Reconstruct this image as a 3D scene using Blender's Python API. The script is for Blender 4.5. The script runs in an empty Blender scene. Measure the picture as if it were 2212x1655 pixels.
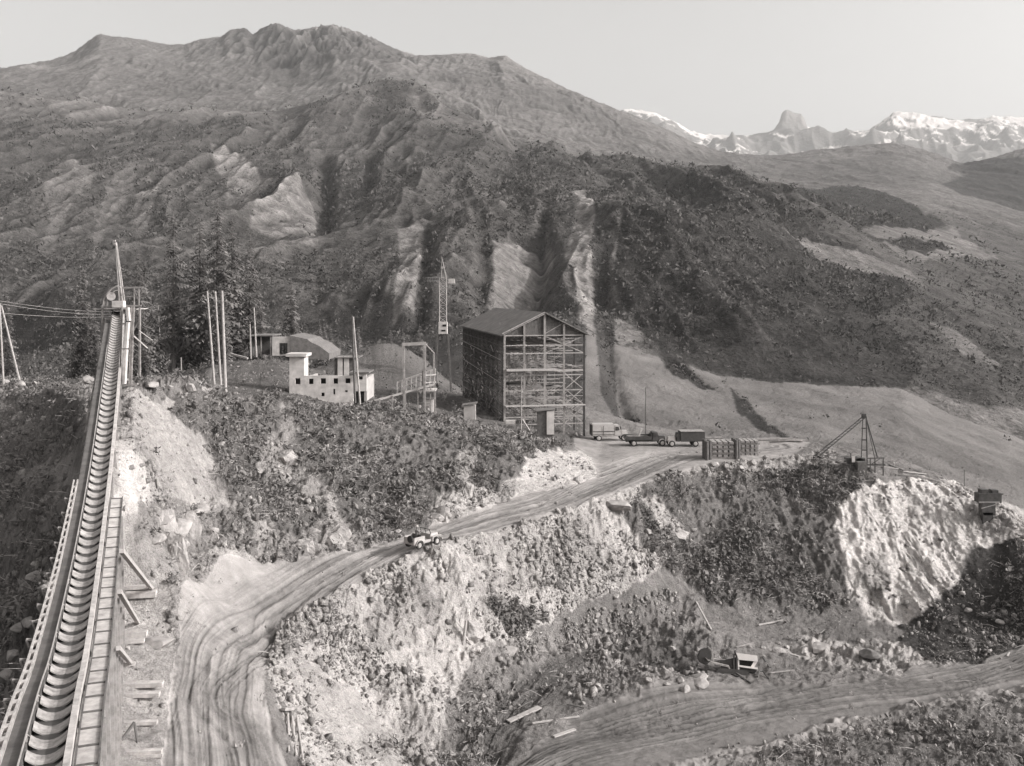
import bpy, math, random
import numpy as np
from mathutils import Vector, Matrix

random.seed(7)
rng = np.random.default_rng(11)
C = bpy.context.scene.collection
scene = bpy.context.scene

# ------------------------------------------------------------------ camera
# Survey frame: x, y as measured on the photograph (2212 wide), Y = distance in metres.
FX, CX, HY = 2160.0, 1106.0, 630.0
cam_d = bpy.data.cameras.new('camera')
cam = bpy.data.objects.new('camera', cam_d)
C.objects.link(cam)
cam.location = (0, 0, 0)
cam.rotation_euler = (math.radians(90), 0, 0)
cam_d.sensor_width = 36
cam_d.lens = 36 * FX / 2212
cam_d.shift_y = -(827.2 - HY) / 2212
cam_d.clip_start = 0.5
cam_d.clip_end = 30000
scene.camera = cam

# ------------------------------------------------------------------ light
SUN_EL, SUN_AZ = math.radians(27), math.radians(102)      # azimuth from +Y towards +X
w = bpy.data.worlds.new('World'); scene.world = w
w.use_nodes = True
nt = w.node_tree; nt.nodes.clear()
sky = nt.nodes.new('ShaderNodeTexSky'); sky.sky_type = 'NISHITA'; sky.sun_disc = False
sky.sun_elevation = SUN_EL; sky.sun_rotation = SUN_AZ
sky.dust_density = 6.0; sky.ozone_density = 1.0; sky.air_density = 1.6
bw = nt.nodes.new('ShaderNodeRGBToBW')
tint = nt.nodes.new('ShaderNodeVectorMath'); tint.operation = 'MULTIPLY'
tint.inputs[1].default_value = (1.014, 1.0, 0.982)
bg = nt.nodes.new('ShaderNodeBackground'); bg.inputs[1].default_value = 0.138
out = nt.nodes.new('ShaderNodeOutputWorld')
nt.links.new(sky.outputs[0], bw.inputs[0]); nt.links.new(bw.outputs[0], tint.inputs[0])
nt.links.new(tint.outputs[0], bg.inputs[0]); nt.links.new(bg.outputs[0], out.inputs[0])

sl = bpy.data.lights.new('sun', 'SUN'); sl.energy = 2.2; sl.angle = math.radians(0.5); sl.color = (1.0, 0.985, 0.972)
sun = bpy.data.objects.new('sun', sl); C.objects.link(sun)
sd = Vector((math.sin(SUN_AZ) * math.cos(SUN_EL), math.cos(SUN_AZ) * math.cos(SUN_EL), math.sin(SUN_EL)))
sun.rotation_euler = sd.to_track_quat('Z', 'Y').to_euler()
sun.location = (200, -40, 120)

scene.view_settings.view_transform = 'Standard'
scene.view_settings.look = 'None'
scene.view_settings.gamma = 1
scene.view_settings.use_curve_mapping = False
scene.view_settings.exposure = 0.98
scene.render.engine = 'CYCLES'
scene.cycles.max_bounces = 4
scene.cycles.volume_bounces = 0

# ------------------------------------------------------------------ noise
def _h(ix, iy, s):
    h = (ix.astype(np.uint32) * np.uint32(374761393) + iy.astype(np.uint32) * np.uint32(668265263) + np.uint32(s * 974711 & 0xffffffff))
    h = (h ^ (h >> np.uint32(13))) * np.uint32(1274126177)
    h = h ^ (h >> np.uint32(16))
    return (h & np.uint32(0xffff)).astype(np.float32) / 32767.5 - 1.0

def vn(x, y, s=0):
    fx = np.floor(x); fy = np.floor(y)
    ix = fx.astype(np.int64) & 0xffffffff; iy = fy.astype(np.int64) & 0xffffffff
    tx = (x - fx).astype(np.float32); ty = (y - fy).astype(np.float32)
    tx = tx * tx * (3 - 2 * tx); ty = ty * ty * (3 - 2 * ty)
    ix1 = (ix + 1) & 0xffffffff; iy1 = (iy + 1) & 0xffffffff
    a = _h(ix, iy, s); b = _h(ix1, iy, s); c = _h(ix, iy1, s); d = _h(ix1, iy1, s)
    return (a + (b - a) * tx) * (1 - ty) + (c + (d - c) * tx) * ty

def fbm(x, y, o=4, s=0, g=0.5):
    r = 0; a = 1.0; n = 0
    for i in range(o):
        r = r + a * vn(x, y, s + i * 7); n += a
        x, y = x * 1.93 + y * 0.31 + 3.1, y * 1.93 - x * 0.31 + 1.7; a *= g
    return r / n

def ridged(x, y, o=4, s=0, g=0.55):
    r = 0; a = 1.0; n = 0
    for i in range(o):
        r = r + a * (1 - 2 * np.abs(vn(x, y, s + i * 5))); n += a
        x, y = x * 1.97 + 5.3, y * 1.97 + 2.9; a *= g
    return r / n

def inpoly(x, y, poly):
    inside = np.zeros(x.shape, bool)
    xs = [p[0] for p in poly]; ys = [p[1] for p in poly]
    m = (x > min(xs)) & (x < max(xs)) & (y > min(ys)) & (y < max(ys))
    if not m.any(): return inside
    xx = x[m]; yy = y[m]; r = np.zeros(xx.shape, bool)
    n = len(poly)
    for i in range(n):
        x0, y0 = poly[i]; x1, y1 = poly[(i + 1) % n]
        if y0 == y1: continue
        c = ((y0 > yy) != (y1 > yy)) & (xx < (x1 - x0) * (yy - y0) / (y1 - y0) + x0)
        r ^= c
    inside[m] = r
    return inside

def P(x, y, Y):
    return Vector(((x - CX) / FX * Y, Y, (HY - y) / FX * Y))

# ------------------------------------------------------------------ terrain: surveyed lines, near to far
def Z(y, z): return -z * FX / (y - HY)
L = []
def line(name, rows, pts, sm=4):
    L.append((name, rows, [(p[0], p[1], p[2]) for p in pts], sm))
line('R0', 30, [(-500,2600,20),(0,2500,22),(300,2500,27),(600,2400,38),(900,2300,45),(1300,2200,50),(2212,2200,50),(2700,2200,50)])
line('R1', 90, [(-500,1654,60),(0,1654,46),(150,1654,43),(180,1654,47),(235,1654,56),(400,1654,58),(600,1654,61.5),(700,1654,66),(900,1654,72),(1100,1654,76),(1500,1654,78),(2700,1654,78)])
line('R2', 90, [(-500,1500,80),(0,1500,60),(100,1500,53),(180,1500,54),(235,1500,63.3),(300,1500,64.5),(420,1480,67),(560,1480,69.5),(640,1520,72),(800,1560,76),(1000,1600,80),(1300,1580,Z(1580,-37)),(1600,1545,Z(1545,-37)),(1900,1500,Z(1500,-37)),(2212,1460,Z(1460,-37)),(2700,1420,Z(1420,-37))])
line('R3', 40, [(-500,1350,100),(0,1350,74),(100,1350,60),(190,1350,61),(240,1350,71.6),(300,1350,72.6),(420,1370,73),(560,1440,72.5),(620,1420,76),(800,1430,84),(950,1480,88),(1100,1500,91),(1300,1470,95.1),(1600,1455,96.9),(1900,1440,98.7),(2212,1390,105),(2700,1350,111)])
line('R3b', 90, [(-500,1325,103),(0,1325,76),(100,1325,61.5),(190,1330,62),(240,1338,72.4),(300,1340,73.4),(420,1355,74.3),(575,1425,74.5),(620,1405,77),(700,1370,81.5),(800,1390,85.5),(900,1400,88.5),(1000,1400,92.5),(1100,1400,97),(1200,1395,101),(1350,1380,106.5),(1520,1350,111),(1700,1340,112.6),(1850,1335,113.4),(1950,1335,114),(2030,1370,108),(2100,1400,105),(2212,1370,108),(2700,1320,116)])
line('R4', 110, [(-500,1300,106),(0,1300,79),(100,1300,63),(190,1310,63),(240,1325,73.4),(300,1330,74.2),(420,1340,75.6),(575,1415,75.8),(620,1390,78.3),(700,1340,84),(800,1325,88.5),(900,1305,91.5),(1000,1295,95),(1100,1280,99.5),(1200,1260,104),(1300,1240,108),(1400,1215,112.5),(1520,1180,118.5),(1700,1160,123),(1850,1170,121.5),(1950,1200,121),(2050,1290,114.5),(2100,1330,112),(2212,1310,114),(2700,1290,122)])
line('E1', 60, [(-500,1270,106.5),(0,1270,80.5),(100,1270,66),(190,1290,64.5),(240,1305,75),(300,1310,76),(420,1310,78.5),(575,1400,77),(600,1370,79.5),(700,1290,86),(800,1238,91),(900,1202,95),(1000,1168,99),(1100,1135,103.5),(1200,1103,109),(1300,1072,114.5),(1400,1040,121.5),(1520,1003,130),(1600,1000,131.5),(1700,988,136),(1850,1010,132),(1950,1028,131.5),(2050,1060,129.5),(2100,1085,127),(2150,1120,124.5),(2212,1160,121),(2700,1250,126)])
line('E2', 90, [(-500,1100,115),(0,1100,93),(120,1120,76),(190,1090,68),(240,1105,76),(290,1120,77.6),(340,1180,79.8),(420,1235,85),(550,1225,89),(700,1190,94),(800,1180,97),(870,1160,99.5),(950,1128,104),(1050,1095,108.5),(1130,1065,114.5),(1230,1045,119),(1290,1030,123.5),(1350,1000,131.5),(1400,985,135.7),(1520,975,139.6),(1600,970,141.7),(1700,965,143.8),(1850,985,138),(1950,1005,137),(2050,1045,134.5),(2100,1070,132),(2212,1150,126.5),(2700,1240,131)])
line('T1', 90, [(-500,1000,125),(0,1000,101),(130,1000,92),(180,980,78),(240,975,79),(290,980,80.5),(350,1030,84),(450,1090,93),(600,1070,100),(750,1050,106),(900,1030,110),(1000,1000,117),(1100,985,122),(1200,995,127),(1290,1005,131),(1350,985,136),(1400,970,141.7),(1520,963,144.6),(1700,957,147),(1850,975,143),(1950,998,141),(2050,1038,138),(2212,1140,131.5),(2700,1230,137)])
line('T2', 50, [(-500,840,175),(0,830,140),(120,850,115),(180,860,100),(290,835,97),(400,850,108),(500,860,116),(620,860,124),(700,868,128),(800,872,132),(950,905,135),(1050,925,138),(1150,945,140),(1220,958,141.5),(1300,952,149.6),(1400,948,151.5),(1700,950,151),(1850,968,148),(1950,990,146),(2050,1030,143.5),(2212,1130,137),(2700,1220,144)])
line('T3', 40, [(-500,830,260),(0,820,230),(290,820,200),(420,800,190),(520,775,185),(600,770,185),(700,800,185),(800,845,195),(1000,850,200),(1200,855,205),(1300,890,200),(1400,920,195),(1700,990,180),(1850,1010,178),(2050,1090,172),(2212,1160,165),(2700,1240,170)])
line('V1', 130, [(-500,910,310),(0,900,305),(500,850,300),(800,885,300),(1200,920,270),(1400,940,262),(1700,955,255),(2000,1012,240),(2212,1085,225),(2700,1180,220)])
line('M1', 150, [(-500,780,600),(0,770,600),(300,740,550),(600,700,520),(800,745,480),(900,720,470),(1000,700,470),(1150,700,460),(1270,715,450),(1340,745,440),(1450,780,430),(1560,815,420),(1700,822,430),(1950,838,430),(2050,890,400),(2212,950,380),(2700,1010,370)])
line('M2', 120, [(-500,560,1000),(0,540,950),(300,560,850),(600,560,800),(800,560,760),(1000,530,760),(1200,500,760),(1400,520,700),(1700,560,680),(1950,650,620),(2212,760,560),(2700,860,520)], 12)
line('M3', 110, [(-500,350,1500),(0,350,1500),(300,380,1400),(500,400,1300),(700,380,1250),(900,380,1200),(1100,400,1150),(1250,380,1120),(1400,390,1050),(1560,410,980),(1700,440,920),(1850,500,850),(2000,570,800),(2212,640,780),(2700,720,750)], 12)
line('K', 30, [(-500,220,2400),(0,195,2300),(150,215,2300),(300,240,2200),(450,238,2200),(600,240,2100),(700,215,2000),(780,185,2000),(830,170,2000),(900,175,1950),(960,225,1850),(1100,300,1700),(1250,342,1500),(1400,362,1400),(1560,385,1300),(1700,415,1250),(1850,455,1200),(2000,490,1150),(2212,560,1100),(2700,640,1050)], 6)
line('K2', 70, [(-500,240,2800),(0,215,2800),(300,262,2650),(600,265,2500),(830,240,2400),(960,265,2250),(1100,320,2050),(1250,360,1850),(1400,380,1750),(1560,400,1700),(1700,425,1650),(1850,445,1600),(2000,460,1600),(2212,520,1500),(2700,600,1500)], 12)
line('K3', 90, [(-500,190,3200),(0,180,3300),(200,150,3300),(400,170,3300),(600,190,3200),(830,165,3100),(1000,215,2900),(1150,270,2700),(1300,315,2600),(1450,345,2500),(1560,365,2400),(1700,385,2400),(1850,395,2300),(2000,400,2300),(2212,455,2200),(2700,520,2200)], 12)
line('S', 12, [(-500,200,4200),(0,155,4200),(60,146,4200),(110,136,4200),(160,115,4200),(190,90,4200),(215,72,4200),(240,78,4200),(300,85,4200),(370,98,4200),(400,97,4200),(420,88,4200),(480,78,4200),(495,65,4200),(530,62,4200),(548,78,4200),(562,62,4250),(600,54,4250),(625,66,4250),(650,65,4250),(700,57,4250),(740,60,4250),(790,80,4200),(850,105,4100),(900,120,4000),(960,118,3950),(1010,115,3900),(1060,125,3850),(1090,120,3800),(1130,145,3750),(1200,180,3700),(1260,210,3600),(1330,237,3600),(1380,255,3500),(1450,285,3450),(1500,310,3400),(1560,330,3300),(1650,338,3300),(1800,320,3300),(1930,308,3300),(2000,325,3200),(2080,355,3100),(2150,340,3100),(2212,320,3100),(2700,300,3100)], 1)
line('S2', 8, [(-500,420,5000),(0,420,5000),(1300,420,4400),(2700,420,4400)])
line('P0', 70, [(-500,400,7500),(1300,400,7500),(2700,400,7500)])
line('PB', 8, [(-500,335,8900),(1200,335,8900),(1330,256,8900),(1360,246,8900),(1420,256,8900),(1460,274,8900),(1500,294,8900),(1560,303,8900),(1640,298,8900),(1670,286,8900),(1750,282,8900),(1800,296,8900),(1880,288,8900),(1915,264,8900),(1930,254,8900),(1990,256,8900),(2050,268,8900),(2110,271,8900),(2150,261,8900),(2212,264,8900),(2400,246,8900),(2700,266,8900)], 2)
line('P', 6, [(-500,330,9200),(1200,330,9200),(1330,250,9200),(1360,240,9200),(1420,250,9200),(1460,268,9200),(1500,288,9200),(1560,298,9200),(1640,292,9200),(1676,280,9200),(1684,268,9200),(1689,250,9200),(1698,244,9200),(1735,247,9200),(1744,272,9200),(1800,290,9200),(1880,282,9200),(1915,258,9200),(1930,247,9200),(1990,250,9200),(2050,262,9200),(2110,265,9200),(2150,255,9200),(2212,258,9200),(2400,240,9200),(2700,260,9200)], 1)
line('P2', 1, [(-500,420,10500),(2700,420,10500)])

NC = 1280
XC = np.linspace(-450, 2660, NC)
def smooth(a, k, axis=0):
    if k < 1: return a
    pad = [(0, 0)] * a.ndim; pad[axis] = (k, k)
    b = np.pad(a, pad, mode='edge'); n = a.shape[axis]
    ker = np.hanning(2 * k + 3)[1:-1]; ker /= ker.sum()
    out = np.zeros_like(a)
    for i, wgt in enumerate(ker):
        sl_ = [slice(None)] * a.ndim; sl_[axis] = slice(i, i + n)
        out += wgt * b[tuple(sl_)]
    return out
rowsY = []; rowsZ = []; IDX = {}
prev = None
for name, n, pts, sm in L:
    px = np.array([p[0] for p in pts], float)
    y = smooth(np.interp(XC, px, [p[1] for p in pts]), sm); Yd = smooth(np.interp(XC, px, [p[2] for p in pts]), sm)
    z = (HY - y) / FX * Yd
    if prev is not None:
        pY, pz, pn = prev
        Yd = np.maximum(Yd, pY + 0.25)
        for i in range(pn):
            t = i / pn
            rowsY.append(pY + (Yd - pY) * t); rowsZ.append(pz + (z - pz) * t)
    IDX[name] = len(rowsY)
    prev = (Yd, z, n)
rowsY.append(prev[0]); rowsZ.append(prev[1])
GY = np.array(rowsY); GZ = np.array(rowsZ)
NR = GY.shape[0]
iM1 = IDX['M1']
sY = smooth(GY[:iM1 + 20], 9); sZ = smooth(GZ[:iM1 + 20], 9)
GY[:iM1] = sY[:iM1]; GZ[:iM1] = sZ[:iM1]
sY = smooth(GY[iM1 - 10:IDX['K'] - 6], 14); sZ = smooth(GZ[iM1 - 10:IDX['K'] - 6], 14)
GY[iM1 + 6:IDX['K'] - 22] = sY[16:-16]; GZ[iM1 + 6:IDX['K'] - 22] = sZ[16:-16]
U = ((XC - CX) / FX)[None, :] * np.ones((NR, 1))
GX = U * GY
SX = XC[None, :] * np.ones((NR, 1))
SYb = HY - GZ / GY * FX                     # survey y of the undisturbed ground
RI = np.arange(NR)[:, None] * np.ones((1, NC))
iV1 = IDX['V1']; iT2 = IDX['T2']; iT3 = IDX['T3']; iK = IDX['K']; iS = IDX['S']; iS2 = IDX['S2']; iM3 = IDX['M3']; iK2 = IDX['K2']; iK3 = IDX['K3']; iP0 = IDX['P0']; iP = IDX['P']

# ---- ground cover (albedo) and roughness
ALB = np.full((NR, NC), 0.30, np.float32)
AMP = np.full((NR, NC), 0.45, np.float32)
VEG = np.zeros((NR, NC), np.float32)        # scrub density
RUB = np.zeros((NR, NC), np.float32)        # loose stone density
wx = SX + 34 * fbm(GX * .22, GY * .22, 6, 31, .72)
wy = SYb + 28 * fbm(GX * .22, GY * .22, 6, 47, .72)
FAR = RI >= iV1 - 10
fs = np.clip(GY / 700, 0.3, 8)
wx = np.where(FAR, SX + 26 * fbm(GX * .04 / fs, GY * .016 / fs, 6, 3, .72), wx)
wy = np.where(FAR, SYb + 16 * fbm(GX * .04 / fs, GY * .016 / fs, 6, 13, .72), wy)

def cover(poly, alb, amp=None, veg=None, rub=None, far=False, lo=0, hi=10 ** 9):
    m = inpoly(wx, wy, poly) & ((FAR if far else ~FAR)) & (RI >= lo) & (RI < hi)
    ALB[m] = alb
    if amp is not None: AMP[m] = amp
    if veg is not None: VEG[m] = veg
    if rub is not None: RUB[m] = rub
    return m
near = ~FAR
# the left-hand slope below the conveyor
cover([(-500,800),(120,820),(170,860),(165,1100),(120,1300),(60,1500),(10,1700),(-500,1700)], .32, .9, .42, .45)
cover([(-500,1180),(130,1180),(110,1330),(20,1654),(0,1900),(-500,1900)], .26, .9, .12, .9)
cover([(110,1000),(170,960),(168,1060),(120,1080)], .42, .4, 0, .3)
cover([(-20,815),(100,830),(90,850),(-20,845)], .5, .6, 0, 1.0)
cover([(20,1020),(120,990),(110,1030),(60,1060)], .42, .5, 0, .8)
# knoll right of the conveyor
cover([(170,840),(290,820),(460,850),(700,1060),(800,1130),(700,1215),(420,1250),(330,1290),(250,1300),(230,1100),(200,1000)], .50, .55, .04, .45)
cover([(240,940),(290,950),(320,1040),(300,1130),(240,1130)], .66, .12, 0, .08)
cover([(280,825),(420,815),(450,850),(380,880),(330,870)], .36, .9, .2, 1.0)
cover([(400,860),(480,930),(600,990),(700,1090),(760,1150),(700,1175),(560,1130),(480,1060),(450,980),(360,900)], .24, .8, .55, .7)
cover([(300,1110),(340,1080),(420,1085),(540,1100),(560,1200),(420,1235),(330,1250),(290,1200)], .34, 1.0, .15, .6)
# scrub bank above the road
SCRUB1 = [(370,870),(480,850),(600,850),(800,865),(1000,905),(1120,935),(1225,965),(1160,995),(1110,1030),(1010,1080),(950,1110),(900,1140),(860,1160),(780,1150),(700,1060),(600,980),(470,930)]
cover(SCRUB1, .24, .9, .85, .16)
cover([(580,950),(620,900),(645,930),(610,990)], .42, .6, .2, .6)
cover([(470,840),(620,850),(700,870),(800,870),(640,885),(500,880)], .24, .5, .3, .5)
cover([(560,960),(620,990),(700,1060),(640,1090),(560,1010)], .40, .8, .1, 1.0)
cover([(1120,1030),(1140,990),(1200,975),(1290,980),(1300,1030),(1240,1055),(1120,1075),(960,1135),(930,1120)], .64, .22, 0, .2)
cover([(920,1140),(930,1090),(980,1080),(1010,1040),(990,980),(1030,985),(1030,1060),(1120,1040),(1110,1075),(950,1140)], .50, .7, .1, .6)
cover([(560,1215),(600,1150),(700,1120),(780,1140),(870,1135),(870,1165),(780,1190),(640,1210)], .40, .8, .25, .7)
# terrace
cover([(450,700),(1260,700),(1260,955),(1160,945),(1000,905),(800,868),(620,856),(480,850)], .22, .35, .3, .3, lo=iT2 - 8)
cover([(-400,600),(450,600),(450,850),(280,830),(-400,840)], .10, .6, .6, .1, lo=iT2 + 4)
# slope below the road
RUBBLE = [(560,1380),(620,1340),(700,1280),(800,1232),(900,1198),(1000,1164),(1200,1098),(1300,1068),(1390,1040),(1450,1150),(1480,1200),(1400,1260),(1200,1330),(1120,1400),(1000,1450),(980,1560),(960,1654),(960,2200),(600,2200),(660,1654),(590,1500)]
cover(RUBBLE, .56, .75, .03, .6)
cover([(760,1330),(900,1250),(960,1300),(900,1380),(800,1420)], .46, .9, .1, .9)
cover([(1100,1180),(1250,1130),(1300,1200),(1200,1280),(1080,1270)], .50, 1.0, .06, .9)
cover([(570,1400),(640,1360),(760,1450),(900,1600),(900,1700),(680,1700),(600,1500)], .56, .22, .02, .3)
cover([(1000,1460),(960,1540),(940,1620),(960,1700),(1120,1700),(1060,1570),(1060,1480)], .30, .6, .2, .5)
# scrub on the plateau front
cover([(1385,1055),(1450,1020),(1520,1010),(1720,1000),(1840,1010),(1920,1040),(1840,1110),(1800,1180),(1840,1270),(1850,1320),(1700,1335),(1530,1310),(1450,1250),(1390,1180),(1350,1110)], .24, .95, .85, .2)
cover([(1480,1010),(1530,990),(1640,985),(1800,985),(1830,1010),(1720,1015),(1600,1015)], .46, .6, .1, .95)
cover([(1380,1070),(1420,1080),(1480,1140),(1470,1160),(1420,1130)], .55, .7, 0, .6)
cover([(1530,1310),(1700,1330),(1860,1325),(1940,1380),(1800,1420),(1600,1420),(1500,1370)], .30, .25, .1, .25)
cover([(1150,1380),(1400,1290),(1530,1310),(1500,1370),(1600,1400),(1500,1450),(1400,1450),(1200,1500),(1060,1520),(1000,1450)], .33, .85, .13, .9)
cover([(1040,1560),(1180,1420),(1280,1400),(1240,1470),(1120,1560),(1060,1600)], .24, .35, .08, .2)
cover([(1040,1330),(1120,1300),(1180,1340),(1100,1380)], .12, .6, .9, .1)
cover([(1230,1470),(1330,1420),(1460,1470),(1420,1530),(1250,1520)], .36, .9, .1, .6)
cover([(1330,1400),(1480,1400),(1530,1470),(1440,1480),(1350,1440)], .22, .7, .12, .8)
cover([(1640,1390),(1800,1380),(1980,1390),(2080,1430),(1900,1450),(1750,1440)], .52, .8, .05, .9)
# white cliff
cover([(1800,1120),(1850,1060),(1950,1030),(2060,1045),(2110,1090),(2120,1140),(2090,1200),(2060,1270),(1980,1330),(1940,1365),(1880,1345),(1830,1270),(1820,1190)], .76, 1.35, 0, .15)
cover([(2060,1045),(2110,1070),(2212,1120),(2400,1150),(2400,1200),(2212,1185),(2150,1190),(2110,1185)], .72, 1.2, 0, .5)
cover([(1870,1200),(1920,1190),(1940,1260),(1900,1300),(1860,1260)], .45, 1.2, 0, .5)
cover([(2110,1080),(2212,1090),(2400,1130),(2400,1190),(2212,1180),(2150,1180),(2110,1150)], .55, .8, 0, .5)
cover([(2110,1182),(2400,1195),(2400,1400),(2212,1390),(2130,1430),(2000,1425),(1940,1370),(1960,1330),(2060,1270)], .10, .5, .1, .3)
# the lower road and its far bank
LOWROAD = [(1000,1760),(1060,1640),(1250,1562),(1400,1520),(1600,1480),(1850,1458),(2100,1432),(2212,1392),(2700,1330),(2700,1450),(2212,1500),(1950,1548),(1750,1600),(1560,1654),(1480,1760)]
mlow = cover(LOWROAD, .25, .10, 0, .04)
cover([(1400,1654),(1500,1650),(1700,1590),(1950,1530),(2212,1480),(2700,1430),(2700,2300),(1200,2300),(1350,1700)], .32, .6, .10, .45)
cover([(1700,1640),(1850,1590),(2100,1560),(2212,1590),(2700,1580),(2700,2000),(1650,2000)], .25, .6, .16, .4)
cover([(1450,1640),(1600,1610),(1800,1600),(1900,1654),(1700,1700),(1400,1700)], .34, .4, .3, .4)
# upper road
ROAD = [(330,2400),(345,1654),(360,1450),(400,1310),(480,1240),(560,1222),(700,1196),(800,1180),(870,1163),(950,1130),(1050,1096),(1130,1068),(1230,1048),(1290,1030),(1280,990),(1240,965),(1240,945),(1760,945),(1730,975),(1700,988),(1520,1003),(1400,1040),(1300,1072),(1200,1103),(1100,1135),(1000,1168),(900,1202),(800,1238),(700,1290),(640,1330),(600,1370),(578,1420),(568,1500),(600,1600),(640,1654),(700,2400)]
cover([(285,1190),(420,1232),(480,1240),(400,1320),(362,1450),(300,1330)], .42, .35, .03, .4)
wx0, wy0 = wx, wy
kw = np.where(SX < 460, .75, .18); wx = SX + kw * (wx0 - SX); wy = SYb + kw * (wy0 - SYb)
mroad = cover(ROAD, .38, .05, 0, .02, hi=iT3)
wx, wy = wx0, wy0
cover([(200,1240),(240,1180),(270,1280),(360,1290),(370,1450),(350,1654),(380,2300),(60,2300),(120,1650),(180,1450)], .52, .12, 0, .25)
# soft variation
ALB *= np.where(FAR, 1, 1 + .30 * fbm(GX * .25, GY * .25, 4, 90) + .16 * fbm(GX * 2.2, GY * 2.2, 2, 95)).astype(np.float32)

# ---- far hills
fm = FAR
fr = (fbm(GX * .006, GY * .004, 5, 140, .6))
ALB[fm] = .135
VEG[fm] = 0
m = fm & (RI >= iV1) & (RI < iM1 + 8); ALB[m] = .30; AMP[m] = .6            # meadow fans
m = fm & (RI >= iM1) & (RI < iM3); ALB[m] = .14; VEG[m] = 1
m = fm & (RI >= iM3) & (RI < iK); ALB[m] = .13; VEG[m] = .6
m = fm & (RI >= iK) & (RI < iS2); ALB[m] = .21
def fc(poly, alb, veg=0.0): 
    mm = cover(poly, alb, None, veg, None, True); return mm
fc([(-500,720),(1262,690),(1275,800),(1262,940),(-500,950)], .10, 1)
fc([(1265,700),(1345,740),(1400,760),(1560,810),(1980,838),(2100,880),(2700,980),(2700,1200),(2212,1100),(1900,1000),(1260,960)], .27, .02)
fc([(-500,180),(0,195),(300,235),(620,240),(560,270),(300,285),(0,260),(-500,260)], .19, .1)
fc([(-500,280),(200,290),(420,300),(400,380),(200,380),(0,440),(-500,450)], .12, .6)
for pl in ([(90,430),(150,380),(210,400),(150,470),(110,520)], [(190,500),(230,420),(285,380),(300,400),(250,470),(200,540)], [(280,470),(330,400),(350,420),(310,500)], [(100,500),(130,480),(120,560),(85,560)]):
    fc(pl, .22, .15)
fc([(450,330),(500,350),(560,395),(610,400),(570,420),(500,425),(465,395)], .34, .05)
fc([(490,430),(560,420),(545,470),(500,480)], .26, .1)
fc([(600,440),(640,425),(690,440),(692,520),(620,532),(535,520),(548,470)], .29, .05)
fc([(560,560),(700,560),(690,590),(560,620),(540,590)], .20, .3)
fc([(520,250),(620,260),(700,230),(800,190),(840,300),(760,360),(690,330),(600,340),(520,320)], .17, .2)
fc([(880,180),(960,235),(1110,305),(1250,345),(1100,330),(1000,290),(900,250)], .19, .1)
fc([(860,540),(925,540),(920,620),(890,705),(845,722),(865,640)], .30, .05)
fc([(1068,560),(1120,545),(1165,545),(1180,505),(1192,560),(1150,620),(1140,672),(1020,672),(1070,620)], .30, .06)
fc([(1225,430),(1262,425),(1290,500),(1275,560),(1288,640),(1278,715),(1248,700),(1240,620),(1215,565),(1235,500)], .36, .03)
fc([(1325,570),(1345,545),(1378,590),(1360,605)], .40, .02)
fc([(1340,640),(1365,690),(1400,730),(1350,740),(1320,700)], .30, .1)
fc([(1380,410),(1500,400),(1600,430),(1720,470),(1830,540),(1960,620),(2010,700),(1990,800),(1960,836),(1600,815),(1450,785),(1380,700),(1330,600),(1360,500)], .075, 1)
fc([(1282,470),(1325,520),(1318,610),(1335,680),(1330,760),(1345,880),(1410,936),(1360,930),(1300,850),(1288,740),(1290,620)], .10, .8)
fc([(1420,770),(1470,785),(1550,835),(1520,842),(1450,808)], .07, .8)
fc([(1580,835),(1620,862),(1665,905),(1720,945),(1660,930),(1600,885)], .07, .8)
fc([(1560,380),(1700,400),(1860,430),(2212,520),(2700,600),(2700,900),(2212,800),(2080,740),(2000,640),(1850,540),(1720,460)], .17, .25)
fc([(1680,405),(1850,412),(1960,445),(2040,492),(1950,502),(1800,470),(1700,440)], .055, .9)
fc([(2000,372),(2150,345),(2700,330),(2700,560),(2212,455),(2080,420)], .07, .5)
fc([(1850,485),(2060,500),(2160,560),(1950,555)], .30, .02)
fc([(1880,510),(1990,515),(2080,545),(1960,540)], .08, .8)
fc([(1700,530),(1780,540),(1960,590),(2010,625),(1900,605),(1780,575)], .27, .05)
fc([(1880,690),(1990,640),(2100,700),(2212,760),(2400,850),(2212,900),(2050,860),(2000,780)], .14, .5)
fc([(2000,700),(2080,720),(2180,800),(2100,790)], .24, .05)
fc([(1400,330),(1560,345),(1700,360),(1900,330),(2100,380),(1900,400),(1650,385),(1450,372)], .17, 0)
fc([(520,55),(850,100),(900,150),(830,165),(700,150),(600,160),(500,120)], .12, 0)
fc([(640,165),(760,150),(830,160),(760,200),(640,215)], .22, 0)
m = fm & (RI >= iP0 - 4); ALB[m] = 1.5 * np.where(fbm(GX[m] * .004, GZ[m] * .006, 5, 77, .62) + (SYb[m] - 285) * -.004 > .02, .80, .24)
kn = inpoly(SX, SYb, [(1680,236),(1745,236),(1748,272),(1682,272)]) & m; ALB[kn] = .2
ALB[fm] *= (1 + .40 * fr[fm] + .22 * vn(GX[fm] * .11, GY[fm] * .07, 8)).astype(np.float32)
ALB *= np.where(FAR, .56, np.clip(.52 + .36 * ALB, .52, .74))
ALB[:] = np.clip(smooth(smooth(ALB.astype(np.float64), 1), 1, 1), .025, .88)

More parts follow.
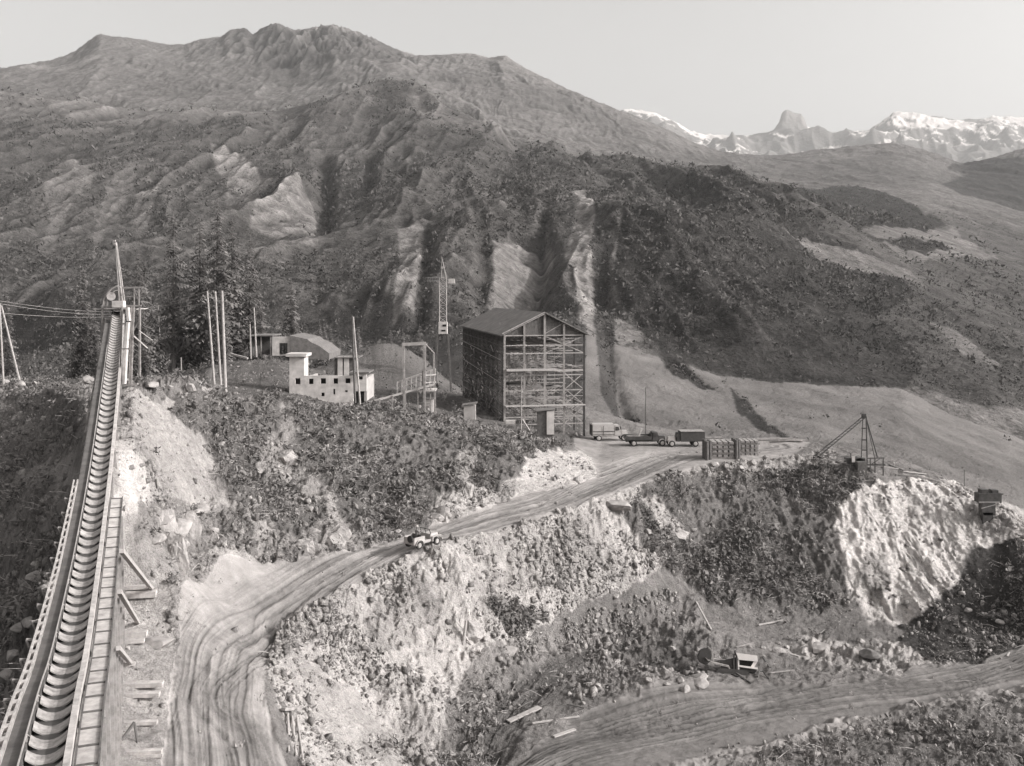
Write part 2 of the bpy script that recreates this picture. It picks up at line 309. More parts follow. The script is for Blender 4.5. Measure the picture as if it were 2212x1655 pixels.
# ---- relief
D = np.zeros((NR, NC), np.float32)
n_ = slice(0, iV1 + 20)
def blocks(x, y, s):      # broken, stepped stone
    a = vn(x, y, s) + .55 * vn(x * 2.3 + 4, y * 2.3, s + 1); q = np.floor(a * 3.2) / 3.2
    return q * .75 + .25 * a
X_, Y_ = GX[n_], GY[n_]
blend = smooth(AMP[n_].astype(np.float64), 5); blend = smooth(blend, 5, 1)
cl = smooth(smooth((AMP[n_] > 1.1).astype(np.float64), 6), 6, 1)
blend = blend * (1 - .8 * cl)
rough = fbm(X_ * .13, Y_ * .13, 3, 201) * 1.1 + ridged(X_ * .45, Y_ * .45, 3, 215) * .55 + fbm(X_ * 1.9, Y_ * 1.9, 3, 230, .6) * .42
D[n_] = (blend * rough).astype(np.float32)
rb_ = (RI[n_] < iT3) * (1 - .8 * cl) * smooth(smooth(np.clip(RUB[n_].astype(np.float64) + .6 * (AMP[n_] > .7), 0, 1), 4), 4, 1)
D[n_] += (rb_ * (.34 * blocks(X_ * .8, Y_ * .8, 281) + .22 * blocks(X_ * 2.1, Y_ * 2.1, 285) + .10 * vn(X_ * 5, Y_ * 5, 287))).astype(np.float32)
Zc = GZ[n_]
lat = 1.0 * blocks(X_ * .42 + Zc * .12, Zc * .22, 271) + .55 * blocks(X_ * 1.1 - Zc * .3, Zc * .7, 275) + .30 * ridged(X_ * 1.7 + Zc * .4, Zc * .55, 3, 279, .65) + .14 * vn(X_ * 5, Zc * 4, 283)
GY[n_] = np.maximum.accumulate(GY[n_] + cl * lat * .58, axis=0)
GY[:] = np.maximum.accumulate(GY + np.arange(NR)[:, None] * 1e-5, axis=0)
GX = U * GY; X_, Y_ = GX[n_], GY[n_]
D[n_] += (cl * (.25 * blocks(X_ * .9, Zc * .9, 288) + .12 * vn(X_ * 4, Y_ * 4, 289))).astype(np.float32)
# hollows and hummocks
def bump(x, y, Y, r, h, sx=1.0):
    c = P(x, y, Y)
    q = ((GX[n_] - c.x) / (r * sx)) ** 2 + ((GY[n_] - c.y) / r) ** 2
    D[n_] += (h * np.exp(-q)).astype(np.float32)
bump(1350, 1500, 92, 5, 1.4, 1.6); bump(1020, 1610, 79, 2.6, -2.0, 1.6); bump(1000, 1340, 95, 4, 1.5, 1.4)
bump(860, 1500, 80, 3, -1.6); bump(900, 1490, 82, 2.4, 1.5); bump(380, 1180, 78, 3.0, 2.0); bump(470, 1150, 86, 3.0, 1.6)
bump(1480, 1290, 108, 6, 1.2); bump(2300, 1330, 111, 7, 5.2, .6); bump(630, 1600, 64, 1.4, -1.2, .6)  # unseen rise beyond the right edge, added to shade the hollow
bump(840, 800, 235, 20, 13.5, .75)
bump(610, 960, 118, 4, 1.4); bump(400, 850, 108, 4, 1.2, 1.5)
# wheel ruts follow the road axes
def axis_dist(pts):
    best = np.full(X_.shape, 1e9); sgn = np.zeros(X_.shape); along = np.zeros(X_.shape); acc = 0
    for i in range(len(pts) - 1):
        a, b = pts[i], pts[i + 1]; dx, dy = b.x - a.x, b.y - a.y; l2 = dx * dx + dy * dy; l = math.sqrt(l2)
        t = np.clip(((X_ - a.x) * dx + (Y_ - a.y) * dy) / l2, 0, 1)
        ex = X_ - a.x - t * dx; ey = Y_ - a.y - t * dy; d = np.hypot(ex, ey)
        s = np.sign(dx * ey - dy * ex)
        q = d < best; best = np.where(q, d, best); sgn = np.where(q, s, sgn); along = np.where(q, acc + t * l, along); acc += l
    return best * sgn, along
def spl(pts, n=8):
    out = []
    for i in range(len(pts) - 1):
        p0 = pts[max(i - 1, 0)]; p1 = pts[i]; p2 = pts[i + 1]; p3 = pts[min(i + 2, len(pts) - 1)]
        for k in range(n):
            t = k / n
            out.append(0.5 * ((2 * p1) + (p2 - p0) * t + (2 * p0 - 5 * p1 + 4 * p2 - p3) * t * t + (3 * p1 - p0 - 3 * p2 + p3) * t ** 3))
    out.append(pts[-1]); return out
def ruts(path, msk, spread, depth, seed):
    s, al = axis_dist(spl([P(*p) for p in path], 6))
    s = s + .7 * vn(al * .06, al * 0, seed) + .16 * vn(al * .3, s * .8, seed + 5)
    r = ridged(s * 1.15 + .25 * vn(al * .10, s * .4, seed + 3), al * .018, 2, seed + 1, .7)
    f = ridged(s * 5.5, al * .04, 2, seed + 2, .7)
    wgt = np.clip(1 - (np.abs(s) / spread) ** 4, 0, 1) * msk[n_]
    D[n_] -= (wgt * depth * (np.clip(r, 0, 1) * 1.3 + .55 * f)).astype(np.float32)
    pit_ = np.clip(fbm(X_ * .7, Y_ * .7, 3, seed + 9) - .15, 0, 1) * wgt; D[n_] -= (.16 * pit_).astype(np.float32)
    a = ALB[n_]; a *= (1 - wgt * (.30 * np.clip(r, 0, 1) + .20 * f)).astype(np.float32)
UPROAD = [(560,1900,50),(500,1654,60.5),(478,1500,67),(520,1380,75),(640,1270,84),(780,1212,93),(900,1182,98),(1050,1122,106),(1200,1078,113),(1320,1035,123),(1450,990,137),(1650,968,145)]
mR = smooth(smooth(mroad.astype(np.float32), 3), 3, 1)
ruts(UPROAD, mR, 4.6, .15, 301)
LOAX = [(1000,1800,70),(1200,1625,Z(1625,-37)),(1500,1550,Z(1550,-37)),(1800,1500,Z(1500,-37)),(2050,1470,Z(1470,-37)),(2300,1420,Z(1420,-37))]
mL = smooth(smooth(mlow.astype(np.float32), 3), 3, 1)
ruts(LOAX, mL, 5.0, .22, 311)
ruts([(430,1900,47),(560,1654,61.5),(450,1500,66.5),(560,1370,77),(610,1282,83.5),(800,1205,93.5),(890,1187,97.5),(1060,1115,106.5),(1190,1083,112.5),(1330,1028,123.5),(1440,994,136)], mR, 2.2, .10, 341)
ruts([(1000,1700,76),(1250,1590,Z(1590,-37)),(1480,1570,Z(1570,-37)),(1800,1485,Z(1485,-37)),(2050,1480,Z(1480,-37)),(2300,1405,Z(1405,-37))], mL, 2.4, .14, 351)
ruts([(960,1720,72),(1050,1585,82),(1150,1500,91),(1260,1430,100)], smooth(smooth(((SX > 980) & (SX < 1300) & (SYb > 1400) & (SYb < 1640)).astype(np.float32), 8), 8, 1), 3.2, .26, 321)
# far relief: gullied mountain sides
f_ = slice(iV1, NR)
X_, Y_ = GX[f_], GY[f_]; R_ = RI[f_]; S_ = SX[f_]
def band(a, b, f=14):
    return np.clip((R_ - a) / f, 0, 1) * np.clip((b - R_) / f, 0, 1)
warp = 60 * fbm(X_ * .006, Y_ * .003, 3, 401)
g1 = ridged((X_ + warp) * .0092, Y_ * .0020, 3, 411, .5)
g2 = ridged((X_ + warp * .6) * .035, Y_ * .010, 3, 421, .6)
g3 = fbm(X_ * .09, Y_ * .07, 3, 431, .6)
calm = 1 - .72 * np.clip((S_ - 1620) / 260, 0, 1)
D[f_] += (band(iM1 + 4, iK, 26) * calm * (28 * g1 + 5.5 * g2 + 2.4 * g3)).astype(np.float32)
D[f_] += (band(iV1 + 8, iM1 + 20, 20) * (1.5 * fbm(X_ * .02, Y_ * .01, 3, 441) + .9 * g3 + .35 * fbm(X_ * .5, Y_ * .3, 3, 445, .7))).astype(np.float32)
h1 = ridged((X_ + 3 * warp) * .0022 + Y_ * .0009, Y_ * .0008, 4, 451, .48)
h2 = ridged((X_ + warp) * .016, Y_ * .006, 4, 461, .62)
D[f_] += (np.clip((R_ - iK) / 20, 0, 1) * np.clip((iS - R_) / 30, 0.0, 1) * (1 - .5 * np.clip((S_ - 1250) / 400, 0, 1)) * (46 * h1 + 6 * h2 + 3.5 * ridged((X_ + warp) * .040, Y_ * .012, 2, 466, .65) + 3 * g3)).astype(np.float32)
D[f_] += (np.clip((R_ - iS + 40) / 25, 0, 1) * (R_ < iS2) * (5 * h2 + 4 * g3)).astype(np.float32)
D[f_] += ((R_ >= iP0) * (200 * ridged(X_ * .0018, Y_ * .0018, 4, 471, .6) * np.clip((iP - R_) / 30, .14, 1) + 22 * ridged(X_ * .008, Y_ * .006, 3, 481, .6))).astype(np.float32)
# crags under the main summits
cr = np.exp(-((S_ - 690) / 190) ** 2) * np.clip((R_ - iK3 - 10) / 20, 0, 1) * np.clip((iS + 1 - R_) / 22, 0.05, 1)
D[f_] += (cr * (60 * ridged(X_ * .012, Y_ * .004, 4, 491, .65))).astype(np.float32)
# the deep gullies above the steel hall
def gully(pts, wd, dp):
    qx = np.interp(SYb[f_], [p[1] for p in pts], [p[0] for p in pts])
    ok = (SYb[f_] > pts[0][1]) & (SYb[f_] < pts[-1][1]) & (R_ < iK)
    e = np.clip((SYb[f_] - pts[0][1]) / 50, 0, 1) * np.clip((pts[-1][1] - SYb[f_]) / 50, 0, 1)
    D[f_] -= (ok * e * dp * np.exp(-((S_ - qx) / wd) ** 2)).astype(np.float32)
gully([(1295,440),(1300,560),(1305,680),(1320,800),(1350,900),(1400,940)], 16, 2)
gully([(1190,420),(1170,560),(1150,640),(1160,700)], 16, 6)
gully([(930,500),(925,600),(905,700),(880,740)], 16, 6)
gully([(1030,480),(1045,580),(1030,690)], 16, 6)
gully([(1400,740),(1480,800),(1560,850)], 14, 4)
gully([(700,300),(705,420),(700,540)], 20, 14)
gully([(800,290),(800,380),(790,470)], 18, 12)
GZ += D
# shading put into albedo, gullies darker; plant cover thins on ribs, bare stone shows on steep ground
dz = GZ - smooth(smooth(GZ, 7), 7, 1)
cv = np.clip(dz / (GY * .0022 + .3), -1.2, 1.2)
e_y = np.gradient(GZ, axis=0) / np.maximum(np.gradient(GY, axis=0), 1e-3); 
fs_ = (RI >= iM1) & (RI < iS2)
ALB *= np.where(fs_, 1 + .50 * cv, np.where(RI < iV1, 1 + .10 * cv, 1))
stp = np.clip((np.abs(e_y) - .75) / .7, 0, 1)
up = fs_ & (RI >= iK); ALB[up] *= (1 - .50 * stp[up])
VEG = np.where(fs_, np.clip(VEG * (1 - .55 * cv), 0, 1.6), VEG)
sn = RI >= iP0 - 4
gx_ = np.abs(np.gradient(GZ, axis=1) / np.maximum(np.abs(np.gradient(GX, axis=1)), 1e-3))
snow = np.clip(.62 + 1.3 * fbm(GX * .0022, GZ * .0045, 6, 77, .62) - .75 * np.clip(np.hypot(gx_, e_y) - .55, 0, 1.2) * 1.3, 0, 1)
ALB[sn] = (.13 + .40 * (snow[sn] > .42))
kn = inpoly(SX, HY - GZ / GY * FX, [(1676,232),(1748,232),(1752,270),(1676,270)]) & sn; ALB[kn] = .16
ALB = np.clip(ALB, .03, .75)
SYd = HY - GZ / GY * FX

# ------------------------------------------------------------------ helpers for materials
def ctint(v):   # warm black-and-white print tone
    return (v * 1.06, v * .99, v * .955, 1)

def mat(name, v, rough=.85, var=.25, scale=3.0, bump=0.0, metal=0.0, spec=.2, stretch=(1, 1, 1)):
    m = bpy.data.materials.new(name); m.use_nodes = True
    n = m.node_tree.nodes; l = m.node_tree.links
    b = n['Principled BSDF']; b.inputs['Roughness'].default_value = rough; b.inputs['Metallic'].default_value = metal
    b.inputs['Specular IOR Level'].default_value = spec
    tc = n.new('ShaderNodeTexCoord'); mp = n.new('ShaderNodeMapping'); mp.inputs['Scale'].default_value = stretch
    l.new(tc.outputs['Object'], mp.inputs[0])
    nz = n.new('ShaderNodeTexNoise'); nz.inputs['Scale'].default_value = scale; nz.inputs['Detail'].default_value = 6; nz.inputs['Roughness'].default_value = .65
    l.new(mp.outputs[0], nz.inputs[0])
    cr_ = n.new('ShaderNodeValToRGB'); cr_.color_ramp.elements[0].position = .3; cr_.color_ramp.elements[1].position = .7
    cr_.color_ramp.elements[0].color = ctint(v * (1 - var)); cr_.color_ramp.elements[1].color = ctint(min(v * (1 + var), .9))
    l.new(nz.outputs[0], cr_.inputs[0]); l.new(cr_.outputs[0], b.inputs['Base Color'])
    if bump > 0:
        bp = n.new('ShaderNodeBump'); bp.inputs['Strength'].default_value = bump; bp.inputs['Distance'].default_value = .05
        l.new(nz.outputs[0], bp.inputs['Height']); l.new(bp.outputs[0], b.inputs['Normal'])
    return m

def terrain_mat(name, s1, s2, amt, bstr, bdist):
    m = bpy.data.materials.new(name); m.use_nodes = True
    n = m.node_tree.nodes; l = m.node_tree.links
    b = n['Principled BSDF']; b.inputs['Roughness'].default_value = .95; b.inputs['Specular IOR Level'].default_value = .05
    at_ = n.new('ShaderNodeAttribute'); at_.attribute_name = 'cover'
    tc = n.new('ShaderNodeTexCoord')
    vals = []
    for s in (s1, s2):
        nz = n.new('ShaderNodeTexNoise'); nz.inputs['Scale'].default_value = s; nz.inputs['Detail'].default_value = 5; nz.inputs['Roughness'].default_value = .7
        l.new(tc.outputs['Object'], nz.inputs[0]); vals.append(nz)
    ad = n.new('ShaderNodeMath'); ad.operation = 'ADD'; l.new(vals[0].outputs[0], ad.inputs[0]); l.new(vals[1].outputs[0], ad.inputs[1])
    mr = n.new('ShaderNodeMapRange'); mr.inputs['From Min'].default_value = .65; mr.inputs['From Max'].default_value = 1.35
    mr.inputs['To Min'].default_value = 1 - amt; mr.inputs['To Max'].default_value = 1 + amt
    l.new(ad.outputs[0], mr.inputs[0])
    mu = n.new('ShaderNodeMath'); mu.operation = 'MULTIPLY'; l.new(at_.outputs['Fac'], mu.inputs[0]); l.new(mr.outputs[0], mu.inputs[1])
    mc = n.new('ShaderNodeVectorMath'); mc.operation = 'MULTIPLY'; mc.inputs[1].default_value = ctint(1)[:3]
    l.new(mu.outputs[0], mc.inputs[0]); l.new(mc.outputs[0], b.inputs['Base Color'])
    bp = n.new('ShaderNodeBump'); bp.inputs['Strength'].default_value = bstr; bp.inputs['Distance'].default_value = bdist
    l.new(ad.outputs[0], bp.inputs['Height']); l.new(bp.outputs[0], b.inputs['Normal'])
    return m
M_ground = terrain_mat('soil_and_stone', 1.7, 8.0, .46, .9, .40)
M_road = terrain_mat('packed_dirt', 1.1, 10.0, .24, .6, .12)
M_hill = terrain_mat('mountain_side', .05, .30, .62, .9, 5.0)
M_peak = terrain_mat('snow_and_rock', .004, .02, .2, .5, 30.0)

def np_mesh(name, verts, faces_idx, nper, material, attr=None, kind=None, smooth_=False):
    me = bpy.data.meshes.new(name)
    nv = len(verts); nf = len(faces_idx)
    me.vertices.add(nv); me.vertices.foreach_set('co', np.ascontiguousarray(verts, np.float32).ravel())
    me.loops.add(nf * nper); me.loops.foreach_set('vertex_index', np.ascontiguousarray(faces_idx, np.int32).ravel())
    me.polygons.add(nf)
    me.polygons.foreach_set('loop_start', np.arange(0, nf * nper, nper, dtype=np.int32))
    me.polygons.foreach_set('loop_total', np.full(nf, nper, np.int32))
    if smooth_: me.polygons.foreach_set('use_smooth', np.ones(nf, bool))
    me.update(calc_edges=True)
    if attr is not None:
        a = me.attributes.new('cover', 'FLOAT', 'POINT'); a.data.foreach_set('value', np.ascontiguousarray(attr, np.float32))
    me.materials.append(material)
    o = bpy.data.objects.new(name, me); C.objects.link(o)
    if kind: o['kind'] = kind
    return o

def grid_piece(name, r0, r1, material, fmask=None):
    sub = np.arange(NR * NC).reshape(NR, NC)[r0:r1 + 1]
    a = sub[:-1, :-1]; b = sub[:-1, 1:]; c = sub[1:, 1:]; d = sub[1:, :-1]
    F = np.stack([a, b, c, d], -1).reshape(-1, 4)
    if fmask is not None: F = F[fmask[r0:r1, :-1].reshape(-1)]
    used, inv = np.unique(F.ravel(), return_inverse=True)
    V = np.stack([GX.ravel()[used], GY.ravel()[used], GZ.ravel()[used]], -1)
    return np_mesh(name, V, inv.reshape(-1, 4), 4, material, ALB.ravel()[used], 'structure')
rmask = (mR > .5); rlow = (mL > .5)
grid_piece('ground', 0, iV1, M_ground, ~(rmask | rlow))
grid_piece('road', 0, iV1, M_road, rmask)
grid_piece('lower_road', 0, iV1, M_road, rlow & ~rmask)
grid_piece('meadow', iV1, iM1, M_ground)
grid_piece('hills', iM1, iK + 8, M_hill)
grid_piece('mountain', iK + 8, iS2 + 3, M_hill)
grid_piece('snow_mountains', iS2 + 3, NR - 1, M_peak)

# ------------------------------------------------------------------ ground queries
def at(x, y, rmin=0):
    """first ground point seen through survey point x, y"""
    j = int(round((x + 450) / 3110 * (NC - 1))); j = min(max(j, 0), NC - 1)
    col = SYd[rmin:, j]; k = np.argmax(col <= y) + rmin
    k = max(k, 1)
    y0, y1 = SYd[k - 1, j], SYd[k, j]
    t = 0 if abs(y0 - y1) < 1e-6 else min(max((y0 - y) / (y0 - y1), 0), 1)
    Yd = GY[k - 1, j] + (GY[k, j] - GY[k - 1, j]) * t
    zz = GZ[k - 1, j] + (GZ[k, j] - GZ[k - 1, j]) * t
    return Vector(((x - CX) / FX * Yd, Yd, zz))
def gz(X, Yd):
    x = CX + FX * X / Yd
    j = int(round((x + 450) / 3110 * (NC - 1))); j = min(max(j, 0), NC - 1)
    return float(np.interp(Yd, GY[:, j], GZ[:, j]))

def tag(o, label, cat, group=None, kind=None):
    o['label'] = label; o['category'] = cat
    if group: o['group'] = group
    if kind: o['kind'] = kind
    return o
def empty(name, loc, label, cat, group=None, rz=0):
    o = bpy.data.objects.new(name, None); C.objects.link(o); o.location = loc; o.rotation_euler = (0, 0, rz)
    o.empty_display_size = .5
    return tag(o, label, cat, group)

class MB:
    def __init__(s): s.v = []; s.f = []
    def add(s, vs, fs):
        o = len(s.v); s.v += [tuple(v) for v in vs]; s.f += [tuple(i + o for i in f) for f in fs]; return s
    def box(s, c, size, rz=0, R=None, taper=1.0):
        c = Vector(c); hx, hy, hz = size[0] / 2, size[1] / 2, size[2] / 2
        R = R if R is not None else Matrix.Rotation(rz, 3, 'Z')
        vs = []
        for z, k in ((-hz, 1), (hz, taper)):
            for x, y in ((-hx, -hy), (hx, -hy), (hx, hy), (-hx, hy)): vs.append(c + R @ Vector((x * k, y * k, z)))
        return s.add(vs, [(3, 2, 1, 0), (4, 5, 6, 7), (0, 1, 5, 4), (1, 2, 6, 5), (2, 3, 7, 6), (3, 0, 4, 7)])
    def bar(s, a, b, w, h=None):
        a = Vector(a); b = Vector(b); h = h or w; d = b - a
        if d.length < 1e-6: return s
        q = d.to_track_quat('Y', 'Z').to_matrix()
        return s.box((a + b) / 2, (w, d.length, h), R=q)
    def tube(s, a, b, r0, r1=None, n=8):
        a = Vector(a); b = Vector(b); r1 = r0 if r1 is None else r1
        q = (b - a).to_track_quat('Z', 'Y').to_matrix(); vs = []
        for p, r in ((a, r0), (b, r1)):
            for i in range(n): t = 2 * math.pi * i / n; vs.append(p + q @ Vector((r * math.cos(t), r * math.sin(t), 0)))
        fs = [(i, (i + 1) % n, n + (i + 1) % n, n + i) for i in range(n)] + [tuple(range(n))[::-1], tuple(range(n, 2 * n))]
        return s.add(vs, fs)
    def path(s, pts, r, n=5):
        for a, b in zip(pts[:-1], pts[1:]): s.tube(a, b, r, r, n)
        return s
    def prism(s, prof, p0, ax, ay, az, depth):
        """profile in (ax, az) extruded along ay"""
        n = len(prof); vs = [p0 + ax * x + az * z for x, z in prof] + [p0 + ax * x + az * z + ay * depth for x, z in prof]
        fs = [tuple(range(n)), tuple(range(2 * n - 1, n - 1, -1))] + [(i, n + i, n + (i + 1) % n, (i + 1) % n) for i in range(n)]
        return s.add(vs, fs)
    def build(s, name, m, parent=None, bevel=0, smooth_=False):
        org = Vector((0, 0, 0)); q = parent; 
        while q is not None: org = org + Vector(q.location); q = q.parent
        me = bpy.data.meshes.new(name)
        if parent is None and s.v:
            xs = [v[0] for v in s.v]; ys = [v[1] for v in s.v]; zs = [v[2] for v in s.v]
            org = Vector(((min(xs) + max(xs)) / 2, (min(ys) + max(ys)) / 2, min(zs)))
        me.from_pydata([tuple(Vector(v) - org) for v in s.v], [], s.f); me.update()
        import bmesh
        bm = bmesh.new(); bm.from_mesh(me); bmesh.ops.recalc_face_normals(bm, faces=bm.faces)
        if bevel: bmesh.ops.bevel(bm, geom=list(bm.edges), offset=bevel, segments=2, affect='EDGES', clamp_overlap=True)
        bm.to_mesh(me); bm.free()
        me.materials.append(m)
        if smooth_: me.polygons.foreach_set('use_smooth', [True] * len(me.polygons))
        o = bpy.data.objects.new(name, me); C.objects.link(o)
        if parent is not None: o.parent = parent
        else: o.location = org
        return o
def copy_tree(o, parent=None):
    c = o.copy(); C.objects.link(c); c.parent = parent
    for ch in list(o.children): copy_tree(ch, c)
    return c

M_timber = mat('weathered_timber', .25, .9, .35, 2.0, .3, stretch=(1, 1, 1))
M_lighttimber = mat('fresh_timber', .33, .85, .2, 3.0, .2)
M_pole = mat('pole_wood', .32, .9, .25, 3.0, .2)
M_darktimber = mat('dark_timber', .10, .9, .4, 2.5, .3)
M_belt = mat('rubber_belt', .07, .75, .3, 1.5)
M_deck = mat('shadowed_deck', .12, .85, .3, 1.2)
M_steel = mat('steel_frame', .30, .6, .35, 2.0, 0, .2)
M_lsteel = mat('pale_steel', .32, .6, .2, 2.0)
M_dsteel = mat('dark_steel', .06, .6, .4, 2.0)
M_white = mat('limewash', .46, .9, .30, .9, .2)
M_concrete = mat('concrete', .33, .9, .2, 1.2, .2)
M_roof = mat('board_roof', .15, .9, .35, .8, .2)
M_dark = mat('interior_shade', .02, .9, .2, 1.0)  # near-black standing in for shade inside openings
M_rock = mat('broken_rock', .27, .95, .35, 1.2, .6)
M_wood = mat('mountain_brush', .085, .95, .6, .02)
M_rockd = mat('dark_rock', .13, .95, .4, 1.2, .6)
M_bark = mat('bark', .14, .9, .3, 4.0)
M_needle = mat('conifer_needles', .15, .9, .6, .6)
M_leaf = mat('scrub_leaves', .15, .9, .7, .25)
M_leaf2 = mat('dry_scrub', .24, .9, .5, .3)
M_twig = mat('dead_twigs', .36, .9, .3, 1.0)
M_body = mat('faded_paint', .34, .5, .15, 2.0)
M_bodyd = mat('dark_paint', .055, .45, .25, 2.0)
M_tyre = mat('tyre_rubber', .03, .85, .2, 3.0)
M_cloth = mat('work_cloth', .16, .95, .2, 6.0)
M_skin = mat('skin', .36, .6, .08, 6.0)
M_glass = mat('window_glass', .05, .15, .1, 1.0, spec=.6)
M_rib = mat('trough_plate', .27, .8, .45, 2.2, .3)

# ------------------------------------------------------------------ air
def haze_box():
    me = bpy.data.meshes.new('haze')
    x, y0, y1, z0, z1 = 9000, -300, 11200, float(GZ.min()) - 1, float(GZ.max()) + 30
    v = [(-x, y0, z0), (x, y0, z0), (x, y1, z0), (-x, y1, z0), (-x, y0, z1), (x, y0, z1), (x, y1, z1), (-x, y1, z1)]
    me.from_pydata(v, [], [(3,2,1,0),(4,5,6,7),(0,1,5,4),(1,2,6,5),(2,3,7,6),(3,0,4,7)])
    m = bpy.data.materials.new('thin_haze'); m.use_nodes = True; n = m.node_tree.nodes
    n.remove(n['Principled BSDF']); pv = n.new('ShaderNodeVolumePrincipled')
    pv.inputs['Color'].default_value = (.93, .918, .912, 1); pv.inputs['Density'].default_value = 5.5e-5; pv.inputs['Anisotropy'].default_value = .2
    m.node_tree.links.new(pv.outputs[0], n['Material Output'].inputs['Volume'])
    me.materials.append(m); o = bpy.data.objects.new('haze', me); C.objects.link(o); o['kind'] = 'stuff'; o['label'] = 'thin even haze filling the air over the whole valley'; o['category'] = 'haze'
haze_box()
M_board = mat('sun_bleached_boards', .37, .9, .35, 1.9, .3, stretch=(1, 1, 1))
M_bright = mat('bright_sheet', .66, .7, .1, 1.0)
# ------------------------------------------------------------------ scrub, woods, loose stone (too many to count)
def pick(weight, n, lo, hi, seed):
    r_ = np.random.default_rng(seed)
    wgt = weight[lo:hi].astype(np.float64).copy()
    wgt[:, (XC < -380) | (XC > 2590)] = 0
    wgt = wgt.ravel(); cs = np.cumsum(wgt); k = np.searchsorted(cs, r_.random(n) * cs[-1])
    k = k + lo * NC
    jit = (r_.random((n, 2)) - .5)
    return GX.ravel()[k], GY.ravel()[k], GZ.ravel()[k], k, r_
def bushes(name, weight, n, lo, hi, size, ntri, label, material, seed, flat=.8, tri=.42, cat='scrub', upright=0):
    X, Y, Zz, k, r_ = pick(weight, n, lo, hi, seed)
    R = size(r_, n, Y)
    d = r_.normal(size=(n, ntri, 3)); d /= np.linalg.norm(d, axis=-1, keepdims=True)
    d *= (r_.random((n, ntri, 1)) ** .4)
    c = d * R[:, None, None] * np.array([1, 1, flat])
    c[..., 2] += (R * flat * .7)[:, None]
    c += np.stack([X, Y, Zz], -1)[:, None, :]
    tv = r_.normal(size=(n, ntri, 3, 3)) * (R * tri * .6)[:, None, None, None]
    if upright: tv[..., 2] *= upright
    V = (c[:, :, None, :] + tv).reshape(-1, 3)
    F = np.arange(len(V)).reshape(-1, 3)
    o = np_mesh(name, V, F, 3, material, None, 'stuff'); o['label'] = label; o['category'] = cat
    return o
veg_n = smooth(smooth(VEG.astype(np.float64), 2), 2, 1) * (1 - np.clip(mR_full if 'mR_full' in globals() else 0, 0, 1))
patch = np.clip(.45 + 1.9 * fbm(GX * .16, GY * .16, 5, 601, .65), .02, 2)
veg_n = veg_n * patch
veg_n[(mR > .2) | (mL > .2)] = 0
bushes('dark_scrub', veg_n ** 1.2, 21000, 30, iT3, lambda r, n, Y: (.11 + .75 * r.random(n) ** 6), 16, 'dark low scrub covering the banks above and below the road', M_leaf, 51)
bushes('dry_scrub', np.clip(veg_n, 0, .8) + .004 * (ALB < .3), 12000, 30, iT3, lambda r, n, Y: (.10 + .30 * r.random(n) ** 2), 12, 'pale dry brush and tufts scattered among the dark scrub', M_leaf2, 52, tri=.3, upright=1.8)
far_w = smooth(smooth(VEG.astype(np.float64), 2), 2, 1) * np.clip(.6 + 1.2 * fbm(GX * .012, GY * .008, 4, 611), .02, 2)
bushes('hillside_woods', far_w, 78000, iT3, iK + 4, lambda r, n, Y: Y * (.0008 + .0040 * r.random(n) ** 6), 8, 'dark mass of bushes and small trees on the mountain side', M_wood, 53, flat=.95, tri=.55, cat='woods')
bushes('upper_brush', far_w * (VEG > .05), 9000, iK, iK3, lambda r, n, Y: Y * (.0006 + .0012 * r.random(n) ** 4), 7, 'sparse dark brush on the upper slopes', M_wood, 54, flat=.6, tri=.5, cat='brush')

def rocks(name, weight, n, lo, hi, size, seed, label, alb=(.20, .44), sink=.25):
    X, Y, Zz, k, r_ = pick(weight, n, lo, hi, seed)
    R = size(r_, n)
    base = np.array([(-1,-1,-1),(1,-1,-1),(1,1,-1),(-1,1,-1),(-1,-1,1),(1,-1,1),(1,1,1),(-1,1,1)], float)
    v = base[None] * (1 + r_.normal(size=(n, 8, 3)) * .34) * .55
    v[:, 4:, :2] *= .86
    v *= (R[:, None] * (.45 + 1.1 * r_.random((n, 3))))[:, None, :]
    a = r_.random(n) * 6.283; t = (r_.random(n) - .5) * 1.2
    ca, sa, ct, st = np.cos(a), np.sin(a), np.cos(t), np.sin(t)
    y = v[..., 1] * ct[:, None] - v[..., 2] * st[:, None]; z = v[..., 1] * st[:, None] + v[..., 2] * ct[:, None]
    x = v[..., 0] * ca[:, None] - y * sa[:, None]; y = v[..., 0] * sa[:, None] + y * ca[:, None]
    V = np.stack([x + X[:, None], y + Y[:, None], z + (Zz + R * sink)[:, None]], -1).reshape(-1, 3)
    q = np.array([(3,2,1,0),(4,5,6,7),(0,1,5,4),(1,2,6,5),(2,3,7,6),(3,0,4,7)])
    F = (q[None] + (np.arange(n) * 8)[:, None, None]).reshape(-1, 4)
    A = np.repeat(alb[0] + (alb[1] - alb[0]) * r_.random(n), 8)
    o = np_mesh(name, V, F, 4, M_ground, A, 'stuff'); o['label'] = label; o['category'] = 'rubble'
    return o
rub = smooth(smooth(RUB.astype(np.float64), 3), 3, 1) * np.clip(.4 + 2.0 * fbm(GX * .25, GY * .25, 4, 621), .02, 2)
rub[(mR > .2) | (mL > .2)] *= .12
rocks('rubble', rub, 30000, 30, iT3, lambda r, n: .05 + .08 * r.random(n) + .34 * r.random(n) ** 9, 61, 'pale broken stone strewn over the cut slopes below the road')
